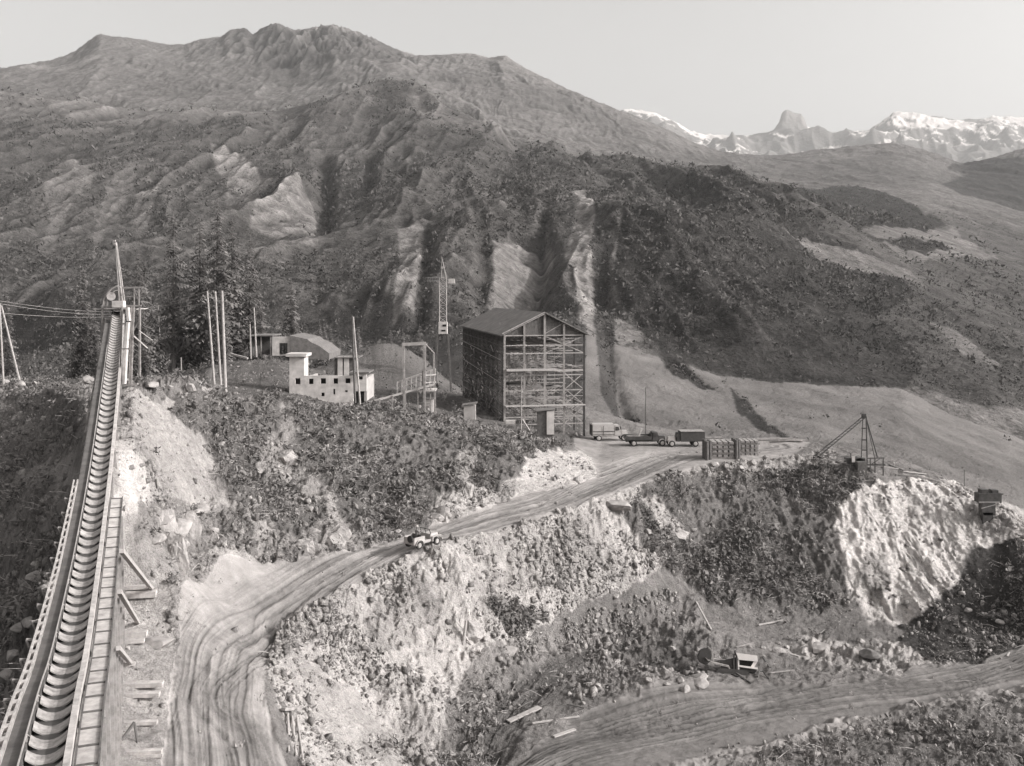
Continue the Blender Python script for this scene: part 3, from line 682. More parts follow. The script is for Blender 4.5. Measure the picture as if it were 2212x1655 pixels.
def twigs(name, weight, n, lo, hi, ln, rad, seed, label, steep=.5):
    X, Y, Zz, k, r_ = pick(weight, n, lo, hi, seed)
    l = ln * (.4 + r_.random(n)); a = r_.random(n) * 6.283; e = (r_.random(n)) * steep
    d = np.stack([np.cos(a) * np.cos(e), np.sin(a) * np.cos(e), np.sin(e)], -1) * l[:, None]
    p = np.stack([X, Y, Zz + .12], -1); s = np.stack([-np.sin(a), np.cos(a), a * 0], -1) * rad; u = np.array([0, 0, 1.7 * rad])
    mid = p + d * .5 + np.stack([a * 0, a * 0, l * .08 * (r_.random(n) - .2)], -1)
    q = p + d
    V = np.stack([p + s, p - s, p + u, mid + s * .8, mid - s * .8, mid + u * .8, q + s * .3, q - s * .3, q + u * .3], 1).reshape(-1, 3)
    f = np.array([(0,1,4,3),(1,2,5,4),(2,0,3,5),(3,4,7,6),(4,5,8,7),(5,3,6,8)])
    F = (f[None] + (np.arange(n) * 9)[:, None, None]).reshape(-1, 4)
    o = np_mesh(name, V, F, 4, M_twig, None, 'stuff'); o['label'] = label; o['category'] = 'brushwood'
twigs('dead_branches', veg_n + .05 * rub, 2600, 30, iT2, 1.3, .028, 71, 'bleached dead branches and roots lying in the scrub')

# ------------------------------------------------------------------ boulders one can count
def rock_mesh(seed, m):
    import bmesh
    bm = bmesh.new(); bmesh.ops.create_icosphere(bm, subdivisions=2, radius=1)
    r_ = random.Random(seed); planes = [Vector((r_.gauss(0,1), r_.gauss(0,1), r_.gauss(0,1))).normalized() for _ in range(9)]
    for v in bm.verts:
        for p in planes:
            d = v.co.dot(p); 
            if d > .62: v.co -= p * (d - .62)
        v.co.x *= 1.25; v.co.z *= .8
        v.co += Vector((r_.gauss(0, .025), r_.gauss(0, .025), r_.gauss(0, .025)))
    me = bpy.data.meshes.new('boulder'); bm.to_mesh(me); bm.free(); me.materials.append(m); return me
RM = [rock_mesh(100 + i, M_rock) for i in range(7)]
def boulder(x, y, r, label=None, group=None, sq=1.0, me=None, tilt=None, rot=None):
    p = at(x, y)
    o = bpy.data.objects.new('boulder', me or RM[random.randrange(7)]); C.objects.link(o)
    o.location = p + Vector((0, 0, r * .15))
    o.rotation_euler = (tilt if tilt is not None else random.uniform(-.4, .4), random.uniform(-.3, .3), rot if rot is not None else random.uniform(0, 6.28))
    o.scale = (r * random.uniform(.85, 1.15), r * random.uniform(.8, 1.1), r * sq * random.uniform(.85, 1.2))
    return tag(o, label or 'pale angular boulder among the rubble of the cut slopes', 'boulder', group or 'boulders in the rubble')
boulder(343, 1392, .95, 'large pale slab with a dark shadow beside the road and walkway timbers', 'boulders beside structures', .6)
boulder(1508, 1466, 1.1, 'upper of two whitish blocks just left of the wrecked machine', 'boulders beside structures', .5, rot=0)
boulder(1512, 1478, 1.0, 'lower flat whitish block just left of the wrecked machine', 'boulders beside structures', .35, rot=.2)
boulder(1481, 1492, .6, 'small round white stone below the two whitish blocks', 'boulders beside structures')
boulder(1452, 1402, .6, 'lone white stone in the dark scrub above the wrecked machine', 'boulders beside structures', .7)
boulder(1772, 1404, .9, 'tall pale boulder with a dark hollow right of the wrecked machine', 'boulders beside structures', 1.3)
boulder(1880, 1416, 1.0, 'dark rounded boulder near the shaded hollow', 'boulders beside structures', .6, me=rock_mesh(300, M_rockd))
boulder(1098, 1408, .9, 'rounded pale boulder at the foot of the rubble slope', 'boulders beside structures', .8)
boulder(1335, 1098, 2.0, 'long pale slab at the right edge of the road bend', 'boulders beside structures', .5, rot=-.6)
boulder(190, 828, 1.5, 'pale boulder close against the left side of the conveyor', 'boulders beside structures', 1.1)
for (x, y, r) in [(940,1120,1.6),(960,1105,1.3),(985,1098,1.2),(860,1150,.9),(795,1158,1.2),(735,1165,1.0),(680,1150,1.2),(350,1130,1.9),(390,1140,2.2),(430,1105,1.7),(395,1180,1.6),(340,1165,1.4),(460,1150,1.3),(365,840,1.2),(410,838,1.5),(440,845,1.2),(330,835,1.3),(15,825,1.2),(45,832,1.4),(75,828,1.0),(25,845,1.0),
                  (1520,1010,.9),(1545,1003,1.1),(1570,1008,1.0),(1600,1012,1.1),(1625,1000,1.2),(1650,1010,1.0),(1680,1018,.9),(1500,1022,1.0),(1470,1028,.8),(1445,1035,.7),(1655,990,.9),(1700,1000,.8),
                  (500,985,.8),(530,1000,.8),(560,1020,.9),(590,1040,.7),(620,1060,.8),(650,1080,.8),(480,960,.7),(670,1100,.8),(600,1010,.7),(900,1225,.7),(960,1215,.6),
                  (1130,1180,.9),(1180,1160,1.0),(1205,1190,.8),(1100,1210,.8),(1240,1210,.8),(1330,1290,.8),(1290,1330,.8),(1230,1320,.7),(1160,1345,.7),(1100,1360,.8),(1050,1380,.8),(1020,1415,.7),(1400,1150,1.2),(1420,1130,1.0),(1440,1160,.8),(1390,1190,.8),(1250,1150,.8),(1300,1180,.9),(1340,1215,.7),
                  (1700,1400,.8),(1740,1415,.6),(1800,1400,.8),(1830,1395,.7),(1860,1385,.8),(1900,1395,.7),(1940,1400,.6),(1680,1390,.7),(1650,1400,.6),(1620,1398,.5),(1310,1460,.8),(1350,1450,.7),(1290,1480,.6),(1400,1470,.7),(1440,1480,.7),(1470,1470,.8),
                  (2090,1320,1.0),(2130,1330,.8),(2160,1345,.9),(2190,1330,.7),(75,1250,1.3),(95,1275,1.0),(50,1300,1.4),(65,1345,1.2),(40,1360,1.0),(30,1420,1.2),(20,1460,1.1),(80,1215,.8),(2060,1100,.9),(2140,1105,1.0),(2170,1115,1.2),(2190,1140,.8),(900,1480,.5),(930,1505,.6),(860,1530,.5),(880,1560,.5),(790,1440,.5),(700,1560,.4),(740,1440,.4),(830,1470,.5),(1230,1500,.6),(1260,1520,.5),(250,1330,.5),(275,1400,.5)]:
    boulder(x, y, r * .5)

# ------------------------------------------------------------------ conifers
def conifer_mesh(seed, h, dense=1.0, bare=0.12):
    r_ = random.Random(seed); tr = MB()
    tr.tube((0, 0, -.5), (0, 0, h * .5), h * .016, h * .010, 6); tr.tube((0, 0, h * .5), (0, 0, h), h * .010, h * .002, 5)
    V = []; F = []
    z = h * bare
    while z < h * .985:
        q = 1 - (z - h * bare) / (h * (1 - bare)); rad = h * .17 * (q ** .8) + .15
        for i in range(int(5 + 3 * q)):
            if r_.random() > dense: continue
            a = r_.random() * 6.283; l = rad * r_.uniform(.55, 1.15); drop = l * r_.uniform(.15, .5)
            d = Vector((math.cos(a), math.sin(a), 0)); s = Vector((-math.sin(a), math.cos(a), 0))
            n = 5
            for k in range(n):
                t0 = .1 + .9 * k / n; p = d * (l * t0) + Vector((0, 0, z - drop * t0 * t0))
                wd = l * .34 * (1.15 - t0) + .16
                for sgn in (-1, 1):
                    b = len(V); tip = p + s * sgn * wd * r_.uniform(.7, 1.5) + d * l * .15 + Vector((0, 0, -r_.uniform(.1, .5) * wd * 1.6))
                    V += [p, p + d * l * .2, tip]; F.append((b, b + 1, b + 2))
        z += h * r_.uniform(.013, .022)
    cr_ = MB(); cr_.v = V; cr_.f = F
    return tr, cr_
def make_conifer(seed, h, dense, bare):
    root = empty('conifer', (0, 0, 0), '', 'tree')
    tr, cw = conifer_mesh(seed, h, dense, bare)
    tr.build('trunk', M_bark, root)
    me = bpy.data.meshes.new('crown'); me.from_pydata([tuple(v) for v in cw.v], [], cw.f); me.update(); me.materials.append(M_needle)
    o = bpy.data.objects.new('crown', me); C.objects.link(o); o.parent = root
    return root
CT = [make_conifer(1, 16, .95, .10), make_conifer(2, 12, .9, .06), make_conifer(3, 20, .75, .25), make_conifer(4, 9, 1, .05), make_conifer(5, 14, .5, .2)]
used_ct = set()
def conifer(x, ytop, Y, kind, label=None, group='conifers of the wood at the left'):
    c = CT[kind]
    if kind in used_ct: c = copy_tree(c)
    used_ct.add(kind)
    X = (x - CX) / FX * Y; z0 = gz(X, Y); h = (HY - ytop) / FX * Y - z0
    H0 = (16, 12, 20, 9, 14)[kind]; k = max(h, 3) / H0
    c.location = (X, Y, z0); c.scale = (k * .95, k * .95, k) if k < 1.5 else (k * .8, k * .8, k); c.rotation_euler = (0, 0, random.uniform(0, 6))
    return tag(c, label or 'dark conifer in the dense wood at the left of the hillside', 'tree', group)
conifer(470, 425, 235, 2, 'tallest broad dark conifer, standing above the group of three poles')
conifer(432, 470, 245, 0, 'dark conifer just left of the tallest broad conifer')
conifer(502, 470, 250, 0, 'dark conifer just right of the tallest broad conifer')
conifer(375, 455, 240, 4, 'thin half-bare tree with a pale trunk, left of the tall conifers')
conifer(540, 505, 240, 2, 'open ragged conifer behind the pair of poles')
conifer(300, 540, 215, 1, 'dark conifer right behind the conveyor head mast')
for i in range(17):
    x = random.uniform(-250, 640); Y = random.uniform(205, 300)
    conifer(x, random.uniform(560, 665) + (30 if x < 150 or x > 540 else 0), Y, random.choice((0, 1, 1, 3, 4)))
for i in range(16):
    x = random.uniform(650, 960); conifer(x, random.uniform(690, 740), random.uniform(280, 330), random.choice((1, 3)), 'small dark conifer at the foot of the hill behind the buildings', 'small conifers behind the buildings')

# rock outcrops in the cut right of the conveyor
def outcrop_mesh(seed, w_, h_):
    import bmesh
    bm = bmesh.new(); bmesh.ops.create_icosphere(bm, subdivisions=5, radius=1)
    co = np.array([v.co[:] for v in bm.verts]); r_ = np.random.default_rng(seed)
    for i in range(16):
        p = r_.normal(size=3); p /= np.linalg.norm(p); d = co @ p; k = r_.uniform(.5, .85); co -= np.outer(np.maximum(d - k, 0), p)
    f = ridged(co[:, 0] * 2.2 + co[:, 2] * .9, co[:, 1] * 2.2 + co[:, 2] * 1.3, 4, seed, .65)
    g = np.floor(4 * vn(co[:, 0] * 2.5 + 9, co[:, 2] * 2.5 + co[:, 1] * 1.5, seed + 3)) / 4
    co = co * (1 + .10 * f + .12 * g)[:, None] * np.array([w_, w_ * .8, h_])
    for v, c in zip(bm.verts, co): v.co = c
    me = bpy.data.meshes.new('rock_outcrop'); bm.to_mesh(me); bm.free(); me.materials.append(M_rock); return me
for i, (x, y, w_, h_, lb) in enumerate([(372, 1205, 1.9, 2.6, 'leftmost jagged pale outcrop, just right of the walkway end'), (405, 1140, 1.8, 2.0, 'broad cracked outcrop higher in the cut right of the conveyor'), (452, 1175, 1.6, 2.3, 'pale outcrop with a dark cleft between the knoll and the road bend'), (345, 1125, 1.3, 1.6, 'small outcrop nearest to the conveyor beam'), (730, 1165, 1.6, 1.5, 'low outcrop at the road edge below the scrub bank'), (655, 1180, 1.3, 1.4, 'little outcrop left of the low one at the road edge'), (610, 985, 2.1, 1.6, 'pale outcrop breaking through the dark scrub bank'), (945, 1120, 1.7, 1.8, 'blocky outcrop directly above the jeep'), (1008, 1068, 1.4, 2.0, 'narrow upright outcrop in the gully above the jeep'), (1465, 1150, 1.9, 1.0, 'slanting pale slab outcrop in the plateau scrub'), (1010, 1372, 1.5, 1.7, 'dark blocky outcrop below the rubble slope')]):
    p_ = at(x, y); o = bpy.data.objects.new('rock_outcrop', outcrop_mesh(500 + i, w_, h_)); C.objects.link(o); o.location = p_ + Vector((0, .6, -h_ * .25)); o.rotation_euler = (.1, .15, i * 1.3)
    tag(o, lb, 'rock outcrop', 'rock outcrops in the cut slopes')
# ------------------------------------------------------------------ belt conveyor
def W3(pt, dx=0, dz=0, dirn=None):
    """offset to the right (dx) and up (dz) of the conveyor axis"""
    r_ = Vector((dirn.y, -dirn.x, 0)).normalized(); return pt + r_ * dx + Vector((0, 0, dz))
AX = [Vector((-11.2, 22, -14.6)), P(95,1640,33), P(126,1500,39.2), P(151,1400,45), P(189,1191,59.5), P(218,997,75), P(238,830,92), P(247,745,110), P(255,669,130)]
AXS = spl(AX, 14)
cum = [0]
for a, b in zip(AXS[:-1], AXS[1:]): cum.append(cum[-1] + (b - a).length)
LEN = cum[-1]
def axp(s_):
    s_ = min(max(s_, 0), LEN - 1e-3)
    for i in range(len(cum) - 1):
        if cum[i + 1] >= s_: break
    t = (s_ - cum[i]) / (cum[i + 1] - cum[i]); p = AXS[i].lerp(AXS[i + 1], t); d = (AXS[i + 1] - AXS[i]).normalized()
    return p, d
conv = empty('belt_conveyor', axp(0)[0] + Vector((0, 0, -3)), 'long sloping belt conveyor with curved trough ribs, running up from the lower left corner', 'conveyor')
def strip(s0, s1, dxa, dxb, z0, z1, step=1.5):
    m = MB(); n = max(2, int((s1 - s0) / step)); vs = []
    for i in range(n + 1):
        p, d = axp(s0 + (s1 - s0) * i / n)
        vs += [W3(p, dxa, z0, d), W3(p, dxb, z0, d), W3(p, dxb, z1, d), W3(p, dxa, z1, d)]
    fs = []
    for i in range(n):
        for k in range(4): fs.append((i * 4 + k, i * 4 + (k + 1) % 4, i * 4 + 4 + (k + 1) % 4, i * 4 + 4 + k))
    fs += [(0, 1, 2, 3), tuple(range(4 * n, 4 * n + 4))]
    return m.add(vs, fs)
strip(0, LEN, -.62, .60, -.34, -.22).build('belt', M_belt, conv)
strip(0, LEN, .62, .84, -.40, .16).build('side_beam', M_board, conv)
strip(0, LEN - 8, -1.36, -.74, -.26, -.18).build('shadow_deck', M_deck, conv)  # deck coloured dark for the shadow along the trough's left side
strip(0, LEN, -.72, -.64, -.42, .04).build('trough_edge', M_darktimber, conv)
gr = strip(0, LEN * .80, -.70, -.655, .30, .36).build('guide_rail', M_lsteel, conv)
s_ = 1.0
while s_ < LEN * .80:
    m = MB(); p, d = axp(s_); m.bar(W3(p, -.68, -.1, d), W3(p, -.68, .32, d), .04); q, d2 = axp(s_ + .9); m.bar(W3(p, -.68, .32, d), W3(q, -.60, -.18, d2), .03); s_ += 4.2
    m.build('rail_post', M_lsteel, gr)
# outer edge beam with its row of openings
m = MB(); s_ = 0
E0, E1_ = 0, 52
while s_ < E1_:
    p, d = axp(s_); q, d2 = axp(s_ + 1.3)
    for dx in (-1.62, -1.38): m.bar(W3(p, dx, -.06, d), W3(q, dx, -.06, d2), .09, .22)
    m.bar(W3(p, -1.64, -.06, d), W3(p, -1.36, -.06, d), .34, .20)
    s_ += 1.3
m.build('edge_beam', M_board, conv)
s_ = 6
while s_ < E1_:
    m = MB(); p, d = axp(s_); m.bar(W3(p, -1.62, -.15, d), W3(p, -2.0, -.1 , d), .12, .08); m.bar(W3(p, -1.98, -.15, d), W3(p, -1.7, -.9, d), .08); s_ += 2.6
    m.build('bracket', M_timber, conv)
# trough panels: curved saddles
ribs = []
s_ = .6; PITCH = 1.42
while s_ < LEN - 1 and len(ribs) < 96:
    m = MB(); N = 9; rows = []
    for t0 in (0, .42, .84):
        p, d = axp(s_ + t0); lift = .05 - .04 * abs(t0 - .42)
        for i in range(N):
            u_ = i / (N - 1) * 2 - 1
            rows.append(W3(p, u_ * .59, lift + .02 - .27 * (1 - u_ * u_) + .0 * u_, d))
    top = len(rows); rows2 = [v - Vector((0, 0, .06)) for v in rows]
    fs = []
    for a in range(2):
        for i in range(N - 1):
            b = a * N + i; fs.append((b, b + 1, b + N + 1, b + N)); fs.append((top + b + N, top + b + N + 1, top + b + 1, top + b))
    for i in range(N - 1):
        fs.append((top + i, top + i + 1, i + 1, i)); b = 2 * N + i; fs.append((b, b + 1, top + b + 1, top + b))
    for a in range(2):
        b = a * N; fs.append((b, b + N, top + b + N, top + b)); b = a * N + N - 1; fs.append((b + N, b, top + b, top + b + N))
    m.add(rows + rows2, fs)
    ribs.append(m.build('trough_panel', M_rib, conv)); s_ += PITCH
# walkway with cleats
WS0, WS1 = 0, 50.0
wk = strip(WS0, WS1, .98, 1.66, -.30, -.22).build('walkway', M_board, conv)
strip(WS0, WS1, 1.66, 1.72, -.34, -.14).build('stringer', M_darktimber, wk)
strip(WS0, WS1, .92, .98, -.34, -.14).build('stringer', M_darktimber, wk)
s_ = .8; cl0 = None
while s_ < WS1:
    p, d = axp(s_); MB().bar(W3(p, .985, -.19, d), W3(p, 1.655, -.19, d), .08, .055).build('cleat', M_darktimber, wk); s_ += 1.75
# supports
s_ = 3.0
while s_ < LEN - 2:
    p, d = axp(s_)
    dx1 = 1.7 if s_ < WS1 else .8
    pts = [(-1.4, -.9), (.7, .15), (dx1, .35)]
    mm = MB(); ok = False
    for dx, sp in pts:
        a = W3(p, dx, -.42, d); b = W3(p, dx + sp * .5, 0, d); b.z = gz(b.x, b.y) - .3
        if a.z - b.z > .6:
            mm.bar(a, b, .18); ok = True
    if ok:
        mm.bar(W3(p, -1.5, -.5, d), W3(p, dx1 + .1, -.5, d), .16, .2)
        mm.build('trestle', M_timber, conv)
    s_ += 4.4

# head tower with mast and platform
hp, hd = axp(LEN)
ht = empty('conveyor_head_tower', Vector((hp.x, hp.y, gz(hp.x, hp.y))), 'timber head tower at the conveyor top with a tall narrow mast and open platform', 'tower')
def PS(x, y, Y): return P(x, y, Y)
m = MB()
a0 = PS(258,652,128); at_ = PS(249.3,523,128); b0 = PS(264.5,652,128); b1 = PS(250.3,523,128)
for off in (0, .7):
    o_ = Vector((0, off, 0)); m.tube(a0 + o_, at_ + o_ * .3, .11, .06, 6); m.tube(b0 + o_, b1 + o_ * .3, .11, .06, 6)
for i in range(12):
    t = i / 12; t2 = (i + 1) / 12; m.tube(a0.lerp(at_, t), b0.lerp(b1, t2), .035, .035, 4); m.tube(b0.lerp(b1, t), a0.lerp(at_, t2), .035, .035, 4)
m.box(PS(249,527,128), (.3, .5, .35)); m.box(PS(247,520,128), (.3, .3, .2))
m.build('mast', M_lsteel, ht)
m = MB()
for x in (221, 262, 302):
    for Y in (126.5, 131): p = PS(x, 664, Y); m.bar(p, Vector((p.x, p.y, gz(p.x, p.y) - .4)), .22)
for Y in (126.5, 131): m.bar(PS(219, 662, Y), PS(305, 660, Y), .2)
for x in (221, 262, 302): m.bar(PS(x, 661, 126.5), PS(x, 661, 131), .2)
p = PS(221, 690, 126.5); q = PS(262, 760, 126.5); m.bar(p, q, .12); m.bar(PS(302, 690, 126.5), PS(262, 760, 126.5), .12)
m.build('trestle', M_timber, ht)
m = MB()
for x, yt in ((290, 622), (300, 621), (232, 640), (226, 650)): 
    for Y in (127, 130.5): MB().bar(PS(x, 662, Y), PS(x, yt, Y), .12).build('frame_post', M_timber, ht)
m.bar(PS(264, 622, 127), PS(309, 621, 127), .14); m.bar(PS(264, 621, 130.5), PS(309, 620, 130.5), .14); m.bar(PS(290, 622, 127), PS(290, 621, 130.5), .12); m.bar(PS(290, 622, 127), PS(300, 655, 127), .08)
m.bar(PS(264, 641, 127), PS(302, 640, 127), .08)
m.build('frame', M_timber, ht)
m = MB()
for Y in (127, 129.5):
    pts = [PS(222, 664, Y), PS(224, 648, Y), PS(231, 634, Y), PS(241, 624, Y), PS(252, 618, Y), PS(260, 620, Y)]; m.path(pts, .09, 5)
    pts = [PS(230, 664, Y), PS(232, 648, Y), PS(238, 636, Y), PS(248, 628, Y), PS(258, 626, Y)]; m.path(pts, .07, 5)
m.build('hood_rail', M_lsteel, ht)
MB().box(PS(256.5, 657, 126), (1.45, .9, .85)).build('winch_box', M_white, ht, bevel=.04)
MB().box(PS(262, 667, 128.8), (5.2, 4.4, .12)).build('platform', M_lighttimber, ht)
MB().tube(PS(240, 640, 127), PS(240, 640, 129.5), .55, .55, 16).build('head_pulley', M_steel, ht)

# upright white chute and posts beside the conveyor
sh = empty('timber_chute', Vector(P(272, 832, 98)), 'upright pale boarded chute between posts, right of the upper conveyor', 'chute')
for (xa, ya, xb, yb) in ((275.5, 664, 279, 693), (277, 696, 273, 752), (273, 755, 269, 829)):
    a = PS(xa, ya, 98); b = PS(xb, yb, 98); MB().bar(a, b, .52, .22).build('board_panel', M_white, sh)
m = MB()
for x0, x1 in ((264, 259), (285, 279), (289, 283)): m.bar(PS(x0, 662, 98.4), PS(x1, 834, 98.4), .14)
for y in (700, 754, 832): m.bar(PS(258, y, 98.5), PS(287, y - 2, 98.5), .14)
m.bar(PS(262, 834, 98), PS(298, 829, 98), .3, .16)
m.build('post', M_timber, sh)
tag(MB().bar(PS(289, 726, 98), PS(318, 752, 100), .12).bar(PS(300, 714, 99), PS(329, 735, 101), .07).build('brace_pole', M_pole), 'thin leaning pole just right of the pale chute', 'pole')

# ------------------------------------------------------------------ poles and cables
def pole(name, xt, yt, xf, yf, Y=None, r=.13, label='', group=None, m_=None, arms=None):
    f = at(xf, yf) if Y is None else Vector(((xf - CX) / FX * Y, Y, (HY - yf) / FX * Y))
    Yd = f.y; f.z -= .3
    t = PS(xt, yt, Yd)
    e = empty(name, f, label, 'pole', group)
    MB().tube(f, t, r, r * .7, 8).build('shaft', m_ or M_pole, e)
    mb = MB()
    if arms:
        for dz in arms: mb.bar(t + Vector((-.55, 0, -dz)), t + Vector((.55, 0, -dz)), .1); [mb.tube(t + Vector((q, 0, -dz)), t + Vector((q, 0, -dz + .25)), .05, .04, 6) for q in (-.5, .5)]
        mb.build('crossarm', M_timber, e)
    return t
G = 'timber utility poles on the terrace'
pt1 = pole('utility_pole', 341.5, 659, 350, 807, None, .14, 'single pale utility pole carrying three cables right of the conveyor', G, arms=(.3, 1.6))
pt2 = pole('utility_pole', 447.6, 629, 463, 828, 117, .15, 'left pole of the close group of three tall poles', G, arms=(.6,))
pole('utility_pole', 465, 629, 477, 826, 116, .15, 'middle pole of the close group of three tall poles', G)
pt3 = pole('utility_pole', 479.6, 628, 487, 831, 115, .20, 'thickest, right-hand pole of the close group of three', G, arms=(1.2,))
pole('utility_pole', 540, 700, 542, 771, 180, .16, 'shorter left pole of the pair in front of the upper shed', G)
pole('utility_pole', 548.7, 664, 554, 767, 180, .17, 'taller right pole of the pair in front of the upper shed', G, arms=(.8,))
pole('utility_pole', 391, 772, 392, 806, None, .14, 'short pale stump of a pole between the single pole and the group of three', G)
pole('utility_pole', 761, 682, 767, 865, 126, .15, 'tall dark pole leaning in front of the whitewashed building', G, M_darktimber)
pole('utility_pole', 763, 684, 778, 868, 125, .13, 'pale pole crossing the dark one before the whitewashed building', G)
pole('thin_pole', 1394.8, 837, 1394.8, 938, 160, .07, 'lone thin dark pole standing behind the parked flatbed truck', None, M_darktimber)
af = at(8, 832); 
e = empty('a_frame_pole', af, 'pale two-legged A-frame pole at the left edge of the picture', 'pole')
ap = PS(-1, 655, af.y)
MB().tube(af - Vector((0, 0, .3)), ap, .16, .12, 8).build('leg', M_pole, e); b_ = at(43, 830); b_.y = af.y + 1
MB().tube(PS(43, 826, af.y), ap + Vector((.1, .3, -.3)), .16, .12, 8).build('leg', M_pole, e)
def cable(pts, label, r=.032):
    m = MB(); m.path(pts, r, 4); return tag(m.build('cable', M_lsteel), label, 'cable', 'overhead cables')
def sag(a, b, s, n=14): return [a.lerp(b, i / n) - Vector((0, 0, s * 4 * (i / n) * (1 - i / n))) for i in range(n + 1)]
lf = PS(-330, 610, 140)
def PSY(x, y, Y): return PS(x, y, Y)
YA = af.y
cable(sag(lf, PS(0, 650, YA), .5) + sag(PS(0, 650, YA), pt1 - Vector((.5, 0, .05)), 1.9)[1:] + sag(pt1 - Vector((.5, 0, .05)), pt2, .25)[1:], 'topmost overhead cable from the A-frame over the conveyor to the group of three poles')
cable(sag(lf + Vector((0, 0, -.6)), PS(0, 656, YA), .5) + sag(PS(0, 656, YA), pt1 + Vector((.5, 0, -.2)), 2.3)[1:] + sag(pt1 + Vector((.5, 0, -.2)), pt2 - Vector((0, 0, .5)), .3)[1:], 'middle overhead cable close under the topmost one')
cable(sag(lf + Vector((0, 0, -2)), PS(0, 676, YA), .5) + sag(PS(0, 676, YA), pt1 - Vector((.5, 0, 1.5)), 1.6)[1:] + sag(pt1 - Vector((.5, 0, 1.5)), pt3 - Vector((0, 0, 1.1)), .3)[1:], 'lowest overhead cable, hanging well below the other two')

# ------------------------------------------------------------------ whitewashed building
YB = 131.0
def PB(x, y, d=0): 
    p = P(x, y, YB); return Vector((p.x, p.y + d, p.z))
def wall_grid(x0, x1, y0, y1, holes, depth, m_, name, par, Yw=None):
    """masonry panel with openings, holes in survey units"""
    xs = sorted({x0, x1} | {h[0] for h in holes} | {h[2] for h in holes}); ys = sorted({y0, y1} | {h[1] for h in holes} | {h[3] for h in holes})
    b = MB(); Yw = Yw or YB
    for i in range(len(xs) - 1):
        for j in range(len(ys) - 1):
            cx, cy = (xs[i] + xs[i + 1]) / 2, (ys[j] + ys[j + 1]) / 2
            if any(h[0] < cx < h[2] and h[1] < cy < h[3] for h in holes): continue
            p = P(xs[i], ys[j + 1], Yw); q = P(xs[i + 1], ys[j], Yw)
            b.box(((p.x + q.x) / 2, Yw + depth / 2, (p.z + q.z) / 2), (q.x - p.x, depth, q.z - p.z))
    return b.build(name, m_, par)
wb = empty('whitewashed_building', P(700, 862, YB), 'long roofless whitewashed building with square openings and a short tower at its left end', 'building')
HOL = [(638, 817, 649, 830), (667, 818, 677, 830), (692.5, 817, 704, 829), (720, 817, 730, 829), (746, 817, 757, 828), (694, 848, 701, 856), (745, 843, 751, 847), (720, 840, 724, 852)]
wall_grid(657, 763, 811.5, 872, HOL[1:], .35, M_white, 'wall', wb)
wall_grid(763, 792, 806, 845, [(773, 810, 783.5, 820)], .35, M_white, 'wall', wb)
tw = wall_grid(625, 657, 770.5, 868, [HOL[0]], .35, M_white, 'tower', wb)
p = P(625, 770.5, YB); q = P(657, 868, YB); zt = p.z
MB().box((p.x + .18, YB + 1.4, (p.z + q.z) / 2), (.35, 2.1, p.z - q.z)).box((q.x - .18, YB + 1.4, (p.z + q.z) / 2), (.35, 2.1, p.z - q.z)).box(((p.x + q.x) / 2, YB + 2.5, (p.z + q.z) / 2), (q.x - p.x, .3, p.z - q.z)).build('tower_side', M_white, wb)
MB().box(((p.x + q.x) / 2, YB + 1.2, zt + .22), (q.x - p.x + .8, 3.4, .4)).build('roof_slab', M_white, wb, bevel=.03)
m = MB(); p = P(657, 812, YB); q = P(792, 872, YB)
m.box(((p.x + q.x) / 2, YB + 7, (p.z + q.z) / 2 - .4), (q.x - p.x, .35, p.z - q.z - .8)); m.box((q.x - .2, YB + 3.6, (p.z + q.z) / 2), (.35, 6.5, p.z - q.z - .6)); m.box((p.x + .3, YB + 3.6, (p.z + q.z) / 2), (.35, 6.5, p.z - q.z - .4))
m.build('rear_wall', M_concrete, wb); q2 = P(792, 872, YB); m = MB(); m.box(((p.x + q2.x) / 2, YB + .62, (p.z + q2.z) / 2 - .06), (q2.x - p.x - .8, .06, p.z - q2.z - .12)); m.build('interior_shade', M_dark, wb)  # black sheet close behind the openings stands in for indoor shade
m = MB()
for i in range(5): x = p.x + (q.x - p.x) * (i + .5) / 5; m.box((x, YB + 3.7, q.z + 2.0), (.25, 6.2, .22))
m.build('floor_beam', M_timber, wb)
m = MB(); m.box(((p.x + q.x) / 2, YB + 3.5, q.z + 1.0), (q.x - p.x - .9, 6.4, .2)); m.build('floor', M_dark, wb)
m = MB(); pr = P(792, 806, YB); m.box((pr.x - .9, YB + 1.6, pr.z + .12), (2.6, 4.2, .14)); m.build('roof', M_roof, wb)
# pale panels and shed behind it
sb = empty('panel_shed', P(745, 800, 150), 'small dark shed with two pale upright wall panels, behind the whitewashed building', 'shed')
for x0, x1 in ((729.5, 740), (743, 754)):
    p = P(x0, 795, 150); q = P(x1, 770, 150); MB().box(((p.x + q.x) / 2, 150, (p.z + q.z) / 2 - .6), (q.x - p.x, .15, q.z - p.z + 1.2)).build('panel', M_white, sb)
p = P(722, 800, 150); q = P(766, 768, 150)
MB().box(((p.x + q.x) / 2, 152.2, (p.z + q.z) / 2 - .8), (q.x - p.x, 4, q.z - p.z + 1)).build('body', M_darktimber, sb)
MB().box(((p.x + q.x) / 2 + .3, 152, q.z - .3), (q.x - p.x + .6, 4.6, .15)).build('roof', M_roof, sb)

